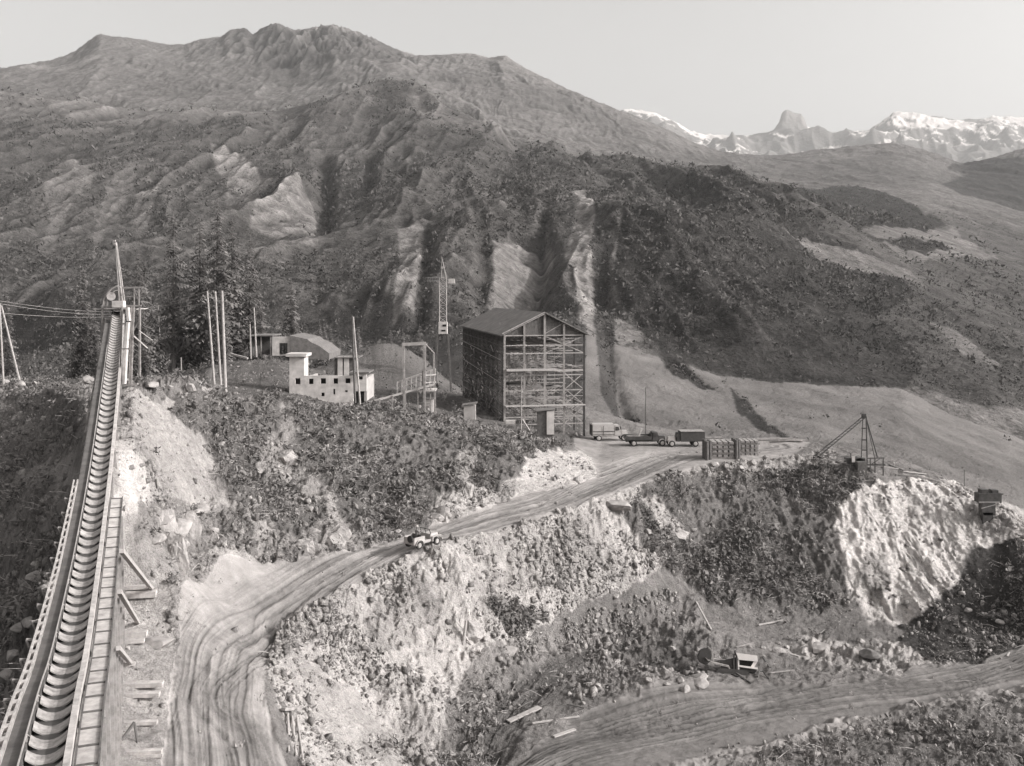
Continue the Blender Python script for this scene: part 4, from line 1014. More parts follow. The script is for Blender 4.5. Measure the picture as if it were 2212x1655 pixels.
# upper shed with the square doorway, long roof
us = empty('upper_shed', P(606, 768, 182), 'pale gabled shed with a square dark doorway, above the whitewashed building', 'shed')
wall_grid(588, 628, 727, 768, [(603, 741, 621, 766)], .25, M_white, 'wall', us, 182)
p = P(588, 727, 182); q = P(628, 768, 182)
for yy in (3, 6, 9): MB().bar((p.x + .2, 182 + yy, p.z), (p.x + .2, 182 + yy, q.z), .3).build('post', M_darktimber, us)
m = MB()
m.box(((p.x + q.x) / 2, 193, (p.z + q.z) / 2), (q.x - p.x, .2, p.z - q.z)).box((q.x - .1, 187.8, (p.z + q.z) / 2), (.2, 10.6, p.z - q.z)); m.build('frame', M_darktimber, us)
m = MB(); L0 = P(586, 724, 182); R0 = P(706, 724, 182)
prof = [(3.4, -.02), (5.0, -.35), (6.6, -.7), (7.4, -1.3), (8.8, -1.9), (10.6, -3.3), (10.6, -4.4), (3.4, -4.2)]
m.prism([(x, z) for x, z in prof], L0 + Vector((0, -.4, 0)), Vector((1, 0, 0)), Vector((0, 1, 0)), Vector((0, 0, 1)), 12); m.build('roof', mat('turfed_roof', .15, .95, .3, 1.6, .6), us)
ld = empty('open_lean_to', P(565, 770, 184), 'dark open lean-to left of the pale gabled shed', 'shed')
p = P(541, 726, 184); q = P(587, 770, 184); cx = (p.x + q.x) / 2
m = MB(); m.box((cx, 190, (p.z + q.z) / 2), (q.x - p.x, .2, p.z - q.z)); m.box((p.x + .1, 187, (p.z + q.z) / 2), (.2, 6, p.z - q.z)); m.build('wall', M_darktimber, ld)
m = MB(); m.box((cx, 187, p.z + .1), (q.x - p.x + .5, 7, .2)); m.build('roof', M_roof, ld)
m = MB()
for x in (p.x + .1, cx, q.x - .2): m.bar((x, 184, p.z), (x, 184, q.z), .2)
m.build('post', M_timber, ld)
tag(MB().bar(PS(497, 764, 178), PS(535, 774, 176), .35, .3).build('timber_beam', M_lighttimber), 'pale beam lying on the slope below the open lean-to', 'beam')

# ------------------------------------------------------------------ portal frame and inclined ramp
pf = empty('portal_frame', at(900, 888), 'tall slender portal frame of pale timbers with platforms, left of the steel hall', 'frame')
YP = 138
m = MB()
m.bar(PS(871.3, 740, YP), PS(874, 892, YP), .3); m.bar(PS(917.4, 740, YP), PS(917, 897, YP), .3); m.bar(PS(937, 763, YP + 4), PS(940, 897, YP + 4), .26); m.bar(PS(913, 800, YP), PS(914, 880, YP + 4), .16)
m.build('post', M_timber, pf)
m = MB(); m.bar(PS(869, 744, YP), PS(920, 741.5, YP), .34, .4); m.build('top_beam', M_lighttimber, pf)
m = MB(); m.bar(PS(917, 741, YP), PS(938, 763, YP + 4), .12); m.bar(PS(872, 745, YP), PS(874, 790, YP), .1)
for y in (811, 827, 841): m.bar(PS(911, y, YP), PS(941, y - 2, YP + 3), .16)
m.build('brace', M_timber, pf)
MB().box(PS(927, 842, YP + 2), (2.0, 3.4, .14)).build('platform', M_lighttimber, pf)
rp = empty('inclined_ramp', at(815, 866), 'inclined timber ramp rising to the right towards the portal frame', 'ramp')
m = MB(); m.bar(PS(800, 868, YP - 1), PS(938, 830, YP + 1), .22, .26); m.bar(PS(858, 826, YP + 5), PS(941, 797, YP + 6), .2, .24); m.bar(PS(860, 838, YP + 3), PS(940, 812, YP + 4), .14)
m.build('stringer', M_lighttimber, rp)
m = MB()
for i in range(9):
    t = i / 8; a = PS(858, 826, YP + 5).lerp(PS(941, 797, YP + 6), t); b = PS(858, 855, YP).lerp(PS(938, 830, YP + 1), t); m.bar(a, b, .12)
for i in range(5): t = i / 4; a = PS(820, 862, YP - 1).lerp(PS(930, 832, YP + 1), t); m.bar(a, Vector((a.x, a.y, gz(a.x, a.y) - .3)), .16)
m.build('strut', M_timber, rp)
p = at(928, 889)
hu = empty('white_hut', p, 'tiny white hut at the foot of the portal frame', 'hut')
MB().box(p + Vector((0, 0, .85)), (1.05, 1.3, 1.9)).build('wall', M_white, hu); MB().box(p + Vector((0, 0, 1.87)), (1.3, 1.6, .12)).build('roof', M_roof, hu)
MB().box(p + Vector((-.1, -.655, .7)), (.45, .03, 1.2)).build('door', M_timber, hu)

# ------------------------------------------------------------------ tower crane behind
YC = 215
base = PS(957, 722, YC)
tc_ = empty('tower_crane', Vector((base.x, YC, gz(base.x, YC))), 'slender lattice tower crane with a white cab, behind the steel hall', 'crane')
def lattice(m, a, b, w_, seg, r=.07, d_=(Vector((1, 0, 0)), Vector((0, 1, 0))), w2=None):
    w2 = w2 or w_; cs = [(-1, -1), (1, -1), (1, 1), (-1, 1)]
    A = [a + (d_[0] * x + d_[1] * y) * w_ / 2 for x, y in cs]; B = [b + (d_[0] * x + d_[1] * y) * w2 / 2 for x, y in cs]
    for i in range(4): m.tube(A[i], B[i], r, r, 5)
    for k in range(seg):
        t0, t1 = k / seg, (k + 1) / seg
        for i in range(4):
            j = (i + 1) % 4; s0, s1 = (i, j) if k % 2 else (j, i)
            m.tube(A[s0].lerp(B[s0], t0), A[s1].lerp(B[s1], t1), r * .6, r * .6, 4)
            m.tube(A[i].lerp(B[i], t1), A[j].lerp(B[j], t1), r * .5, r * .5, 4)
    return m
m = lattice(MB(), PS(957, 696, YC), PS(957, 600, YC), 1.5, 8, .065); m.build('mast', M_lsteel, tc_)
m = MB(); m.tube(PS(964, 600, YC), PS(954, 554, YC), .13, .07, 6); m.tube(PS(954, 600, YC), PS(954, 554, YC), .08, .05, 6); m.box(PS(955, 578, YC), (.5, .5, .5)); m.build('apex', M_lsteel, tc_)
m = lattice(MB(), PS(950, 602, YC), PS(918, 604, YC - 24), .7, 12, .045, (Vector((0, 0, 1)), Vector((1, 0, 0)))); m.build('jib', M_dsteel, tc_)
m = lattice(MB(), PS(962, 603, YC), PS(976, 604, YC + 3), .7, 3, .06, (Vector((0, 0, 1)), Vector((0, 1, 0)))); m.build('counter_jib', M_dsteel, tc_)
MB().box(PS(975, 607, YC + 2), (1.5, 1.2, 1.0)).build('counterweight', M_white, tc_)
MB().box(PS(957, 708, YC), (1.9, 1.7, 2.6)).build('cab', M_white, tc_, bevel=.05)
MB().box(PS(960, 703, YC - .9), (.8, .04, .45)).box(PS(958, 714, YC - .9), (.9, .04, .35)).build('cab_window', M_dark, tc_)
m = MB()
for sx in (-1, 1):
    for sy in (-1, 1): p = base + Vector((sx * 1.1, sy * 1.1, 0)); m.bar(p, Vector((p.x + sx * .6, p.y, gz(p.x, p.y) - .5)), .25)
m.build('undercarriage', M_darktimber, tc_)

# ------------------------------------------------------------------ steel framed hall
c0 = Vector((-1.1, 150, 0)); e1 = Vector((1, .1935, 0)).normalized(); e2 = Vector((-.1935, 1, 0)).normalized()
WB_, LB = 12.3, 43.0; ZE, ZR = -6.4, -3.3
def H3(u, v, z): p = c0 + e1 * u + e2 * v; return Vector((p.x, p.y, z))
hall = empty('steel_hall', H3(WB_ / 2, 0, -20.6), 'tall unclad steel-framed hall with a shallow gable roof and many floor beams', 'building')
def gzH(u, v): p = H3(u, v, 0); return gz(p.x, p.y)
# columns (front gable, inner frames)
COLU = [0, WB_ * .245, WB_ * .5, WB_ * .745, WB_]
for vi, v in enumerate((0, 6.1, 12.3, 18.4, 24.6, 30.7, 36.9, LB)):
    for ui, u in enumerate(COLU):
        if vi and ui in (1, 3) and vi % 2: continue
        zt = ZE + (ZR - ZE) * (1 - abs(u - WB_ / 2) / (WB_ / 2))
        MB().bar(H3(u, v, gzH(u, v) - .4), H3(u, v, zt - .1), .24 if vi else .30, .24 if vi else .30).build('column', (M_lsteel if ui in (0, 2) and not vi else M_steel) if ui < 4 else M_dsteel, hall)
# floors levels of the hall front, survey y at left column -> height
LV = [-20.0, -18.9, -17.2, -14.9, -12.6, -11.9, -9.3, -8.1, -6.6]
m = MB(); m2 = MB()
for i, z in enumerate(LV):
    if i in (2, 5, 6): m.bar(H3(0, -.02, z), H3(WB_, -.02, z), .18, .26 if i in (2, 5) else .14)
    else: m2.bar(H3(0, -.02, z), H3(WB_, -.02, z), .15, .15)
m.build('front_beam', M_lsteel, hall); m2.build('front_beam', M_steel, hall)
m = MB(); m.box(H3(WB_ / 2, -.5, -17.15), (WB_, .9, .14), R=Matrix.Rotation(math.atan2(.1935, 1), 3, 'Z')); m.box(H3(WB_ * .32, -.5, -11.75), (WB_ * .62, .9, .3), R=Matrix.Rotation(math.atan2(.1935, 1), 3, 'Z'))
m.build('front_walkway', M_lighttimber, hall)
m = MB(); r_ = random.Random(5)
for v in (6.1, 12.3, 18.4, 24.6, 30.7, 36.9, LB):
    for z in LV:
        if r_.random() < .85: m.bar(H3(0, v, z), H3(WB_, v, z), .16)
m.build('cross_beam', M_steel, hall)
m = MB()
for u in COLU:
    for z in LV[1:]:
        if r_.random() < .8: m.bar(H3(u, 0, z + .1), H3(u, LB, z + .1), .15)
m.build('long_beam', M_steel, hall)
m = MB()
for k in range(420):
    v = r_.uniform(.2, 30); u = r_.uniform(0, WB_ * .9); z = r_.choice(LV[:-1]) + r_.uniform(0, 1.2)
    if r_.random() < .45: m.bar(H3(u, v, z), H3(u + r_.uniform(1.5, 3.2), v, z + r_.choice((-1.8, 1.8, 0, 0))), .10)
    elif r_.random() < .7: m.bar(H3(u, v, z), H3(u, v, z + r_.uniform(1.2, 3)), .09)
    else: m.bar(H3(u, v, z), H3(u, v + r_.uniform(1, 4), z + r_.uniform(-1.5, 1.5)), .08)
o_ = m.build('bracing', M_steel, hall); o_['kind'] = 'stuff'
m = MB()
for k in range(34):
    v = r_.uniform(3, 40); z = r_.choice(LV[1:-1]); u = r_.uniform(1, WB_ - 3)
    m.box(H3(u + 1, v, z + .2), (r_.uniform(1.5, 4), r_.uniform(2, 6), .1), R=Matrix.Rotation(math.atan2(.1935, 1), 3, 'Z'))
m.build('floor_deck', M_timber, hall)
m = MB()
for u0, z0 in ((WB_ * .745, LV[0]), (WB_ * .745, LV[2]), (WB_ * .745, LV[3]), (WB_ * .5, LV[6])): m.bar(H3(u0, 0, z0), H3(WB_, 0, z0 + 2.6), .11); m.bar(H3(u0, 0, z0 + 2.6), H3(WB_, 0, z0), .11)
m.bar(H3(WB_ * .5, .1, ZE), H3(WB_ * .745, .1, ZE + 1.7), .1)
m.build('wind_brace', M_steel, hall)
for sx in (0, 1):
    a, b = (0, WB_ / 2) if sx == 0 else (WB_, WB_ / 2)
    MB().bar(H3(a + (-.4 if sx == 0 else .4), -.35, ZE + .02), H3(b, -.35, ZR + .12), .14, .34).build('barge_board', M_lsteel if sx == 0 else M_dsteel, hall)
m = MB(); th = Vector((0, 0, .16))
aL, bL, cL, dL = H3(-.7, -.5, ZE - .25), H3(WB_ / 2, -.5, ZR + .05), H3(WB_ / 2, LB + .5, ZR + .05), H3(-.7, LB + .5, ZE - .25)
m.add([aL, bL, cL, dL, aL + th, bL + th, cL + th, dL + th], [(3,2,1,0),(4,5,6,7),(0,1,5,4),(1,2,6,5),(2,3,7,6),(3,0,4,7)])
m.build('roof_slope', M_roof, hall)
m = MB(); aL, bL, cL, dL = H3(WB_ + .7, -.5, ZE - .25), H3(WB_ / 2 + .01, -.5, ZR + .05), H3(WB_ / 2 + .01, LB + .5, ZR + .05), H3(WB_ + .7, LB + .5, ZE - .25)
m.add([aL, bL, cL, dL, aL + th, bL + th, cL + th, dL + th], [(3,2,1,0),(4,5,6,7),(0,1,5,4),(1,2,6,5),(2,3,7,6),(3,0,4,7)])
m.build('roof_slope', M_roof, hall)
# open left side: close-set studs, rails and patches of boarding
Rh = Matrix.Rotation(math.atan2(.1935, 1), 3, 'Z')
m = MB(); r_ = random.Random(77)
for k in range(40):
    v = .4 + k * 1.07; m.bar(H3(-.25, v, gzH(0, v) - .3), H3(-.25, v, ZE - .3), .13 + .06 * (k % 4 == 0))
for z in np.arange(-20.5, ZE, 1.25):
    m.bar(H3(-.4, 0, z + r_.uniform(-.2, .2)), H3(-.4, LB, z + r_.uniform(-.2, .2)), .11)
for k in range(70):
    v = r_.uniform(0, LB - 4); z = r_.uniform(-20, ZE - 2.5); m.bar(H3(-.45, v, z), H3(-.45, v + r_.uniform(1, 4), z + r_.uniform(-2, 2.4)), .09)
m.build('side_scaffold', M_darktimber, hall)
m = MB()
for k in range(90):
    v = r_.uniform(.5, LB - 2); z = r_.uniform(-20, ZE - 1.2)
    if r_.random() < .10 + .34 * (v > 9): m.box(H3(-.1, v, z), (.05, r_.uniform(.8, 4.2), r_.uniform(.6, 2.4)), R=Rh)
m.box(H3(-.12, LB / 2, ZE - .7), (.05, LB, .9), R=Rh)
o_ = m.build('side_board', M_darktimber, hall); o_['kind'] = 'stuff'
m = MB()
for k in range(54):
    v = r_.uniform(2, LB - 3); z = r_.uniform(-19, -9); m.bar(H3(-.6, v, z), H3(-.6, v + r_.uniform(.5, 2.5), z + r_.uniform(-1, 1)), .12)
for z in (-13.6, -10.2): m.bar(H3(-.7, 0, z), H3(-.7, LB, z + 1.0), .07)
o_ = m.build('outrigger', M_steel, hall); o_['kind'] = 'stuff'
# upper gable boards
m = MB()
for k in range(24):
    u = (k + .5) * WB_ / 24; top = ZE + (ZR - ZE) * (1 - abs(u - WB_ / 2) / (WB_ / 2)) - .15
    m.box(H3(u, .25, (top + ZE - .9) / 2 + .2), (WB_ / 24 - .02, .06, top - ZE + .5), R=Matrix.Rotation(math.atan2(.1935, 1), 3, 'Z'))
m.build('gable_board', M_darktimber, hall)
# scaffolding poles in front
m = MB()
m.tube(PS(1126, 935, 146), PS(1127, 812, 146), .10, .07, 6)
tag(m.build('scaffold_pole', M_lighttimber), 'crooked pale scaffold pole standing before the left part of the hall front', 'pole')
tag(MB().bar(PS(1128, 905, 147), PS(1144, 930, 146), .16).build('plank', M_lighttimber), 'short pale plank leaning at the foot of the scaffold pole', 'plank')

# small huts by the hall
def hut(x0, x1, y0, y1, Y, dep, label, wall, side=None, roofm=None, over=.25, door=True, skew=.0, name='hut'):
    p = P(x0, y1, Y); q = P(x1, y0, Y); e = empty(name, Vector(((p.x + q.x) / 2, Y, p.z)), label, 'hut')
    w_ = q.x - p.x; h = q.z - p.z; R = Matrix.Rotation(skew, 3, 'Z'); c = Vector(((p.x + q.x) / 2, Y + dep / 2, 0))
    MB().box((c.x, c.y, (p.z + q.z) / 2 - .2), (w_, dep, h + .4), R=R).build('wall', wall, e)
    a = MB(); prof = [(-w_ / 2 - over, h * .0), (w_ / 2 + over, .28), (w_ / 2 + over, .38), (-w_ / 2 - over, .10)]
    a.prism(prof, Vector((c.x, Y - over, q.z)), Vector((1, 0, 0)), Vector((0, 1, 0)), Vector((0, 0, 1)), dep + 2 * over); a.build('roof', roofm or M_roof, e)
    if door: MB().box((c.x - w_ * .12, Y - .02, p.z + h * .4), (w_ * .34, .05, h * .72)).build('door', M_darktimber if wall is not M_darktimber else M_timber, e)
    return e
hut(1002, 1027, 876, 920, 143, 1.8, 'small grey boarded hut before the dark side of the hall', M_concrete, door=False)
h1_ = hut(1161, 1196, 889, 940, 141, 2.4, 'hut with a dark front and a bright white side wall before the hall', M_darktimber, door=False)
p = P(1181, 938, 141); q = P(1197, 888, 141); MB().box(((p.x + q.x) / 2, 140.9, (p.z + q.z) / 2), (q.x - p.x, .12, q.z - p.z)).build('white_wall', M_white, h1_)
bx = empty('site_table', at(1097, 926), 'low white bench-like crate at the left foot of the hall', 'crate')
MB().box(at(1103, 924) + Vector((0, 0, .85)), (1.4, .8, .55)).build('top', M_white, bx); 
c = at(1103, 924)
for sx in (-1.1, -.6, .6):
    for sy in (-.3, .3): MB().bar(c + Vector((sx, sy, -.1)), c + Vector((sx, sy, .62)), .12).build('leg', M_lighttimber, bx)
MB().box(c + Vector((-.9, 0, .75)), (.6, .7, .12)).build('shelf', M_lighttimber, bx)
# ------------------------------------------------------------------ vehicles
def frame3(o, fwd):
    f = Vector((fwd[0], fwd[1], 0)).normalized(); r_ = Vector((f.y, -f.x, 0)); return lambda a, b, c: o + r_ * a + f * b + Vector((0, 0, c))   # right, forward, up
def obox(m, T, x0, x1, y0, y1, z0, z1, tf=0, tb=0, ti=0):
    """box; tf / tb draw the top in at the front / back, ti at the sides"""
    vs = [T(x0, y0, z0), T(x1, y0, z0), T(x1, y1, z0), T(x0, y1, z0), T(x0 + ti, y0 + tb, z1), T(x1 - ti, y0 + tb, z1), T(x1 - ti, y1 - tf, z1), T(x0 + ti, y1 - tf, z1)]
    return m.add(vs, [(3,2,1,0),(4,5,6,7),(0,1,5,4),(1,2,6,5),(2,3,7,6),(3,0,4,7)])
def wheel(par, T, x, y, r, w_=.22, hubm=None):
    s = 1 if x > 0 else -1
    t = MB().tube(T(x - w_ / 2, y, r), T(x + w_ / 2, y, r), r, r, 18).build('wheel', M_tyre, par, bevel=.02)
    MB().tube(T(x + s * w_ / 2, y, r), T(x + s * (w_ / 2 + .03), y, r), r * .62, r * .5, 14).build('rim', hubm or M_lsteel, t)
def arch(m, T, x0, x1, yc, r, w_, zc, n=9):
    prof = []
    for i in range(n + 1): a = math.pi * i / n; prof.append((yc + math.cos(a) * (r + w_), zc + math.sin(a) * (r + w_)))
    for i in range(n, -1, -1): a = math.pi * i / n; prof.append((yc + math.cos(a) * r, zc + math.sin(a) * r))
    N = len(prof); vs = [T(x0, y, z) for y, z in prof] + [T(x1, y, z) for y, z in prof]
    q = N // 2
    fs = []
    for i in range(q - 1):
        a, b, c, d = i, i + 1, N - 2 - i, N - 1 - i
        fs += [(a, b, c, d), (N + d, N + c, N + b, N + a), (a, N + a, N + b, b), (d, c, N + c, N + d)]
    fs += [(0, N - 1, 2 * N - 1, N), (q - 1, N + q - 1, N + q, q)]
    return m.add(vs, fs)

# open jeep
jp = at(913, 1180); J = empty('jeep', jp, 'small open pale jeep driving up the bend of the dirt road', 'jeep')
k = 1.12
T0 = frame3(jp + Vector((0, 0, .02)), (.66, .75)); T = lambda a, b, c: T0(a * k, b * k, c * k)
m = MB(); obox(m, T, -.62, .62, -1.55, .35, .42, .62); obox(m, T, .56, .66, -1.55, -.35, .55, 1.05); obox(m, T, -.66, -.56, -1.55, -.35, .55, 1.05); obox(m, T, .58, .66, -.35, .35, .5, .66); obox(m, T, -.66, -.58, -.35, .35, .5, .66); obox(m, T, -.62, .62, -1.6, -1.52, .5, 1.02)
obox(m, T, -.62, .62, .33, .42, .5, 1.06); arch(m, T, .52, .80, -1.02, .40, .05, .40); arch(m, T, -.80, -.52, -1.02, .40, .05, .40)
m.build('body', M_body, J)
m = MB(); obox(m, T, -.55, .55, .42, 1.45, .55, 1.04, tf=.08, ti=.10); obox(m, T, -.56, .56, 1.45, 1.52, .45, .98); m.build('hood', M_body, J, bevel=.04)
for sx in (-1, 1): m = MB(); obox(m, T, *(sorted((sx * .52, sx * .80))), .48, 1.50, .80, .86); obox(m, T, *(sorted((sx * .52, sx * .80))), .42, .50, .45, .86); m.build('mudguard', M_body, J)
m = MB(); obox(m, T, -.72, .72, 1.62, 1.72, .42, .56); m.build('bumper', M_lsteel, J)
m = MB()
for x in (-.58, 0, .58): m.bar(T(x, .40, 1.04), T(x, .24, 1.48), .05)
m.bar(T(-.6, .24, 1.48), T(.6, .24, 1.48), .05); m.build('windscreen_frame', M_dsteel, J)
for x in (-.32, .32): m = MB(); obox(m, T, x - .22, x + .22, -.62, -.18, .62, .78); obox(m, T, x - .22, x + .22, -.72, -.62, .66, 1.16); m.build('seat', M_bodyd, J, bevel=.03)
m = MB(); obox(m, T, -.5, .5, -1.45, -1.1, .62, .8); m.build('rear_bench', M_bodyd, J)
for y in (-1.02, 1.02):
    for x in (-.64, .64): wheel(J, T, x, y, .37, .2, M_rib)
m = MB(); m.tube(T(.30, -1.62, .95), T(.30, -1.80, .95), .34, .34, 16); m.build('spare_wheel', M_tyre, J, bevel=.02)
for x in (-.36, .36): MB().tube(T(x, 1.50, .82), T(x, 1.56, .82), .09, .09, 10).build('headlight', M_lsteel, J)
st = [T(-.32 + .19 * math.cos(a), -.02 + .06 * math.sin(a), 1.02 + .17 * math.sin(a)) for a in [i * math.pi / 5 for i in range(11)]]
MB().path(st, .02, 5).build('steering_wheel', M_tyre, J)

# driver: one skinned body
def skinned(name, joints, bones, root, m_, lvl=1):
    me = bpy.data.meshes.new(name); me.from_pydata([tuple(j[0]) for j in joints], bones, []); me.update()
    o = bpy.data.objects.new(name, me); C.objects.link(o)
    sk = o.modifiers.new('skin', 'SKIN'); sk.use_smooth_shade = True
    for i, (p, r_) in enumerate(joints):
        d = me.skin_vertices[0].data[i]; d.radius = r_ if isinstance(r_, tuple) else (r_, r_); d.use_root = (i == root)
    sb_ = o.modifiers.new('sub', 'SUBSURF'); sb_.levels = lvl; sb_.render_levels = lvl
    me.materials.append(m_); return o
q = lambda a, b, c: T(a, b, c) - jp
jo = [(q(-.32, -.42, .90), (.16, .12)), (q(-.32, -.42, 1.10), (.14, .11)), (q(-.32, -.40, 1.32), (.17, .11)), (q(-.32, -.38, 1.45), .055), (q(-.32, -.35, 1.52), .065), (q(-.32, -.34, 1.62), (.085, .10)), (q(-.32, -.34, 1.70), .07),
      (q(-.52, -.40, 1.33), .065), (q(-.56, -.22, 1.12), .05), (q(-.46, -.02, 1.08), .036), (q(-.12, -.40, 1.33), .065), (q(-.08, -.22, 1.12), .05), (q(-.18, -.02, 1.08), .036),
      (q(-.42, -.40, .88), .09), (q(-.44, .0, .92), .075), (q(-.44, .12, .68), .05), (q(-.22, -.40, .88), .09), (q(-.20, .0, .92), .075), (q(-.20, .12, .68), .05)]
bo = [(0,1),(1,2),(2,3),(3,4),(4,5),(5,6),(2,7),(7,8),(8,9),(2,10),(10,11),(11,12),(0,13),(13,14),(14,15),(0,16),(16,17),(17,18)]
pd = skinned('person', jo, bo, 0, M_cloth, 2); pd.location = jp
tag(pd, 'person in dark work clothes and a pale cap seated at the wheel of the jeep', 'person')
m = MB(); cp = T(-.32, -.34, 1.70)
m.tube(cp, cp + Vector((0, 0, .12)), .13, .09, 12); m.tube(cp + Vector((0, 0, .0)), cp + Vector((0, 0, .02)), .155, .15, 12); cp_ = m.build('cap', M_white, pd)
for s_, x in ((1, -.46), (1, -.18)):
    hb = T(x, .0, 1.09); h_ = MB()
    h_.box(hb, (.08, .09, .04))
    for i_ in range(4): a_ = hb + Vector((-.03 + .02 * i_, .03, 0)); h_.tube(a_, a_ + Vector((0, .05, -.01)), .009, .008, 5); h_.tube(a_ + Vector((0, .05, -.01)), a_ + Vector((0, .045, -.045)), .008, .006, 5)
    h_.tube(hb + Vector((-.04, 0, 0)), hb + Vector((-.055, .04, -.02)), .010, .008, 5)
    h_.build('hand', M_skin, pd)

# bonneted box truck
def truck_pos(x, y): return at(x, y)
p1 = at(1308, 951); Tt = frame3(p1, (1, .10)); TK = empty('box_truck', p1, 'old tall box-bodied truck parked nearest to the steel hall', 'truck')
m = MB(); obox(m, Tt, -1.0, 1.0, -2.2, 1.2, .75, 2.55, ti=.08); m.build('body', M_body, TK, bevel=.10)
m = MB(); obox(m, Tt, -1.02, 1.02, -2.26, -2.2, .85, 2.4); m.build('rear_door', M_bodyd, TK)  # dark colour here stands in for shade on the rear side
m = MB(); obox(m, Tt, 1.0, 1.03, -2.1, 1.2, 1.42, 1.52); obox(m, Tt, 1.0, 1.03, -2.1, 1.2, 1.0, 1.06); obox(m, Tt, 1.01, 1.05, -.55, -.48, .85, 2.3); m.build('moulding', M_dsteel, TK)
m = MB(); obox(m, Tt, -.95, .95, 1.2, 2.3, .75, 2.35, tf=.35, ti=.12); m.build('cab', M_body, TK, bevel=.06)
m = MB(); obox(m, Tt, .88, .99, 1.35, 1.95, 1.65, 2.15, tf=.15, ti=.02); obox(m, Tt, -.7, .7, 2.16, 2.28, 1.65, 2.15, tf=.12); m.build('window', M_glass, TK)
m = MB(); obox(m, Tt, -.62, .62, 2.3, 3.3, .8, 1.5, tf=.1, ti=.12); m.build('hood', M_body, TK, bevel=.06)
m = MB(); arch(m, Tt, .72, 1.05, 2.6, .5, .06, .55); arch(m, Tt, -1.05, -.72, 2.6, .5, .06, .55); m.build('mudguard', M_body, TK)
m = MB(); obox(m, Tt, -.85, .85, 3.45, 3.56, .5, .68); m.build('bumper', M_dsteel, TK)
for y in (-1.2, 2.6):
    for x in (-.88, .88): wheel(TK, Tt, x, y, .46, .26)
# flat dump lorry
p2 = at(1392, 962); Tt2 = frame3(p2, (1, .05)); TK = empty('flatbed_truck', p2, 'low dark flatbed truck parked in the middle of the three', 'truck')
m = MB(); obox(m, Tt2, -1.05, 1.05, -2.9, .9, .95, 1.12); obox(m, Tt2, 1.0, 1.06, -2.9, .9, 1.12, 1.45); obox(m, Tt2, -1.06, -1.0, -2.9, .9, 1.12, 1.5); obox(m, Tt2, -1.0, 1.0, .84, .92, 1.12, 1.75); m.build('bed', M_bodyd, TK)
m = MB(); obox(m, Tt2, -.45, -.3, -2.8, 2.9, .6, .9); obox(m, Tt2, .3, .45, -2.8, 2.9, .6, .9); m.build('chassis', M_dsteel, TK)
m = MB(); obox(m, Tt2, -.95, .95, 1.0, 2.0, .75, 2.0, tf=.25, ti=.12); m.build('cab', M_bodyd, TK, bevel=.05)
m = MB(); obox(m, Tt2, .86, .97, 1.15, 1.7, 1.4, 1.85, tf=.12, ti=.03); m.build('window', M_glass, TK)
m = MB(); obox(m, Tt2, -.6, .6, 2.0, 3.0, .8, 1.42, tf=.12, ti=.14); m.build('hood', M_bodyd, TK, bevel=.05)
m = MB(); arch(m, Tt2, .7, 1.0, 2.45, .5, .06, .5); arch(m, Tt2, -1.0, -.7, 2.45, .5, .06, .5); m.build('mudguard', M_body, TK)
for y in (-1.7, 2.45):
    for x in (-.85, .85): wheel(TK, Tt2, x, y, .45, .26)
tag(MB().bar(Tt2(.3, -.9, 1.2), Tt2(.3, -.4, 2.5), .14).build('board', M_white), 'white board standing on end on the flatbed truck', 'board')
m = MB(); r_ = random.Random(9)
for i in range(14): a = Tt2(r_.uniform(-.7, .6), r_.uniform(-2.6, -.6), 1.15 + .05 * i / 3); m.bar(a, a + Vector((r_.uniform(1.2, 2.4), r_.uniform(-.3, .3), .08)), .12, .06)
tag(m.build('plank_load', M_timber), 'load of loose planks lying on the bed of the flatbed truck', 'planks')
# dark truck with pale bonnet, facing left
p3 = at(1480, 963); Tt3 = frame3(p3, (-1, -.04)); TK = empty('van_truck', p3, 'dark van-bodied truck with a pale bonnet pointing left, rightmost of the three', 'truck')
m = MB(); obox(m, Tt3, -1.0, 1.0, -2.7, .9, .75, 2.15, ti=.08); m.build('body', M_bodyd, TK, bevel=.08)
m = MB(); obox(m, Tt3, -1.02, 1.02, -2.6, .85, 2.16, 2.24); m.build('roof', M_timber, TK)
m = MB(); obox(m, Tt3, -.9, .9, .9, 1.5, .75, 1.95, tf=.25, ti=.1); m.build('cab', M_bodyd, TK, bevel=.05)
m = MB(); obox(m, Tt3, -.62, .62, 1.5, 2.7, .7, 1.35, tf=.12, ti=.14); m.build('hood', M_white, TK, bevel=.06)
m = MB(); arch(m, Tt3, .68, 1.0, 2.1, .48, .07, .48); arch(m, Tt3, -1.0, -.68, 2.1, .48, .07, .48); m.build('mudguard', M_white, TK)
m = MB(); obox(m, Tt3, -.85, .85, 2.9, 3.0, .45, .62); m.build('bumper', M_lsteel, TK)
m = MB(); obox(m, Tt3, -.95, -.88, 1.0, 1.4, 1.4, 1.8, ti=.0); m.build('window', M_glass, TK)
for y in (-1.3, 2.1):
    for x in (-.86, .86): wheel(TK, Tt3, x, y, .45, .26)

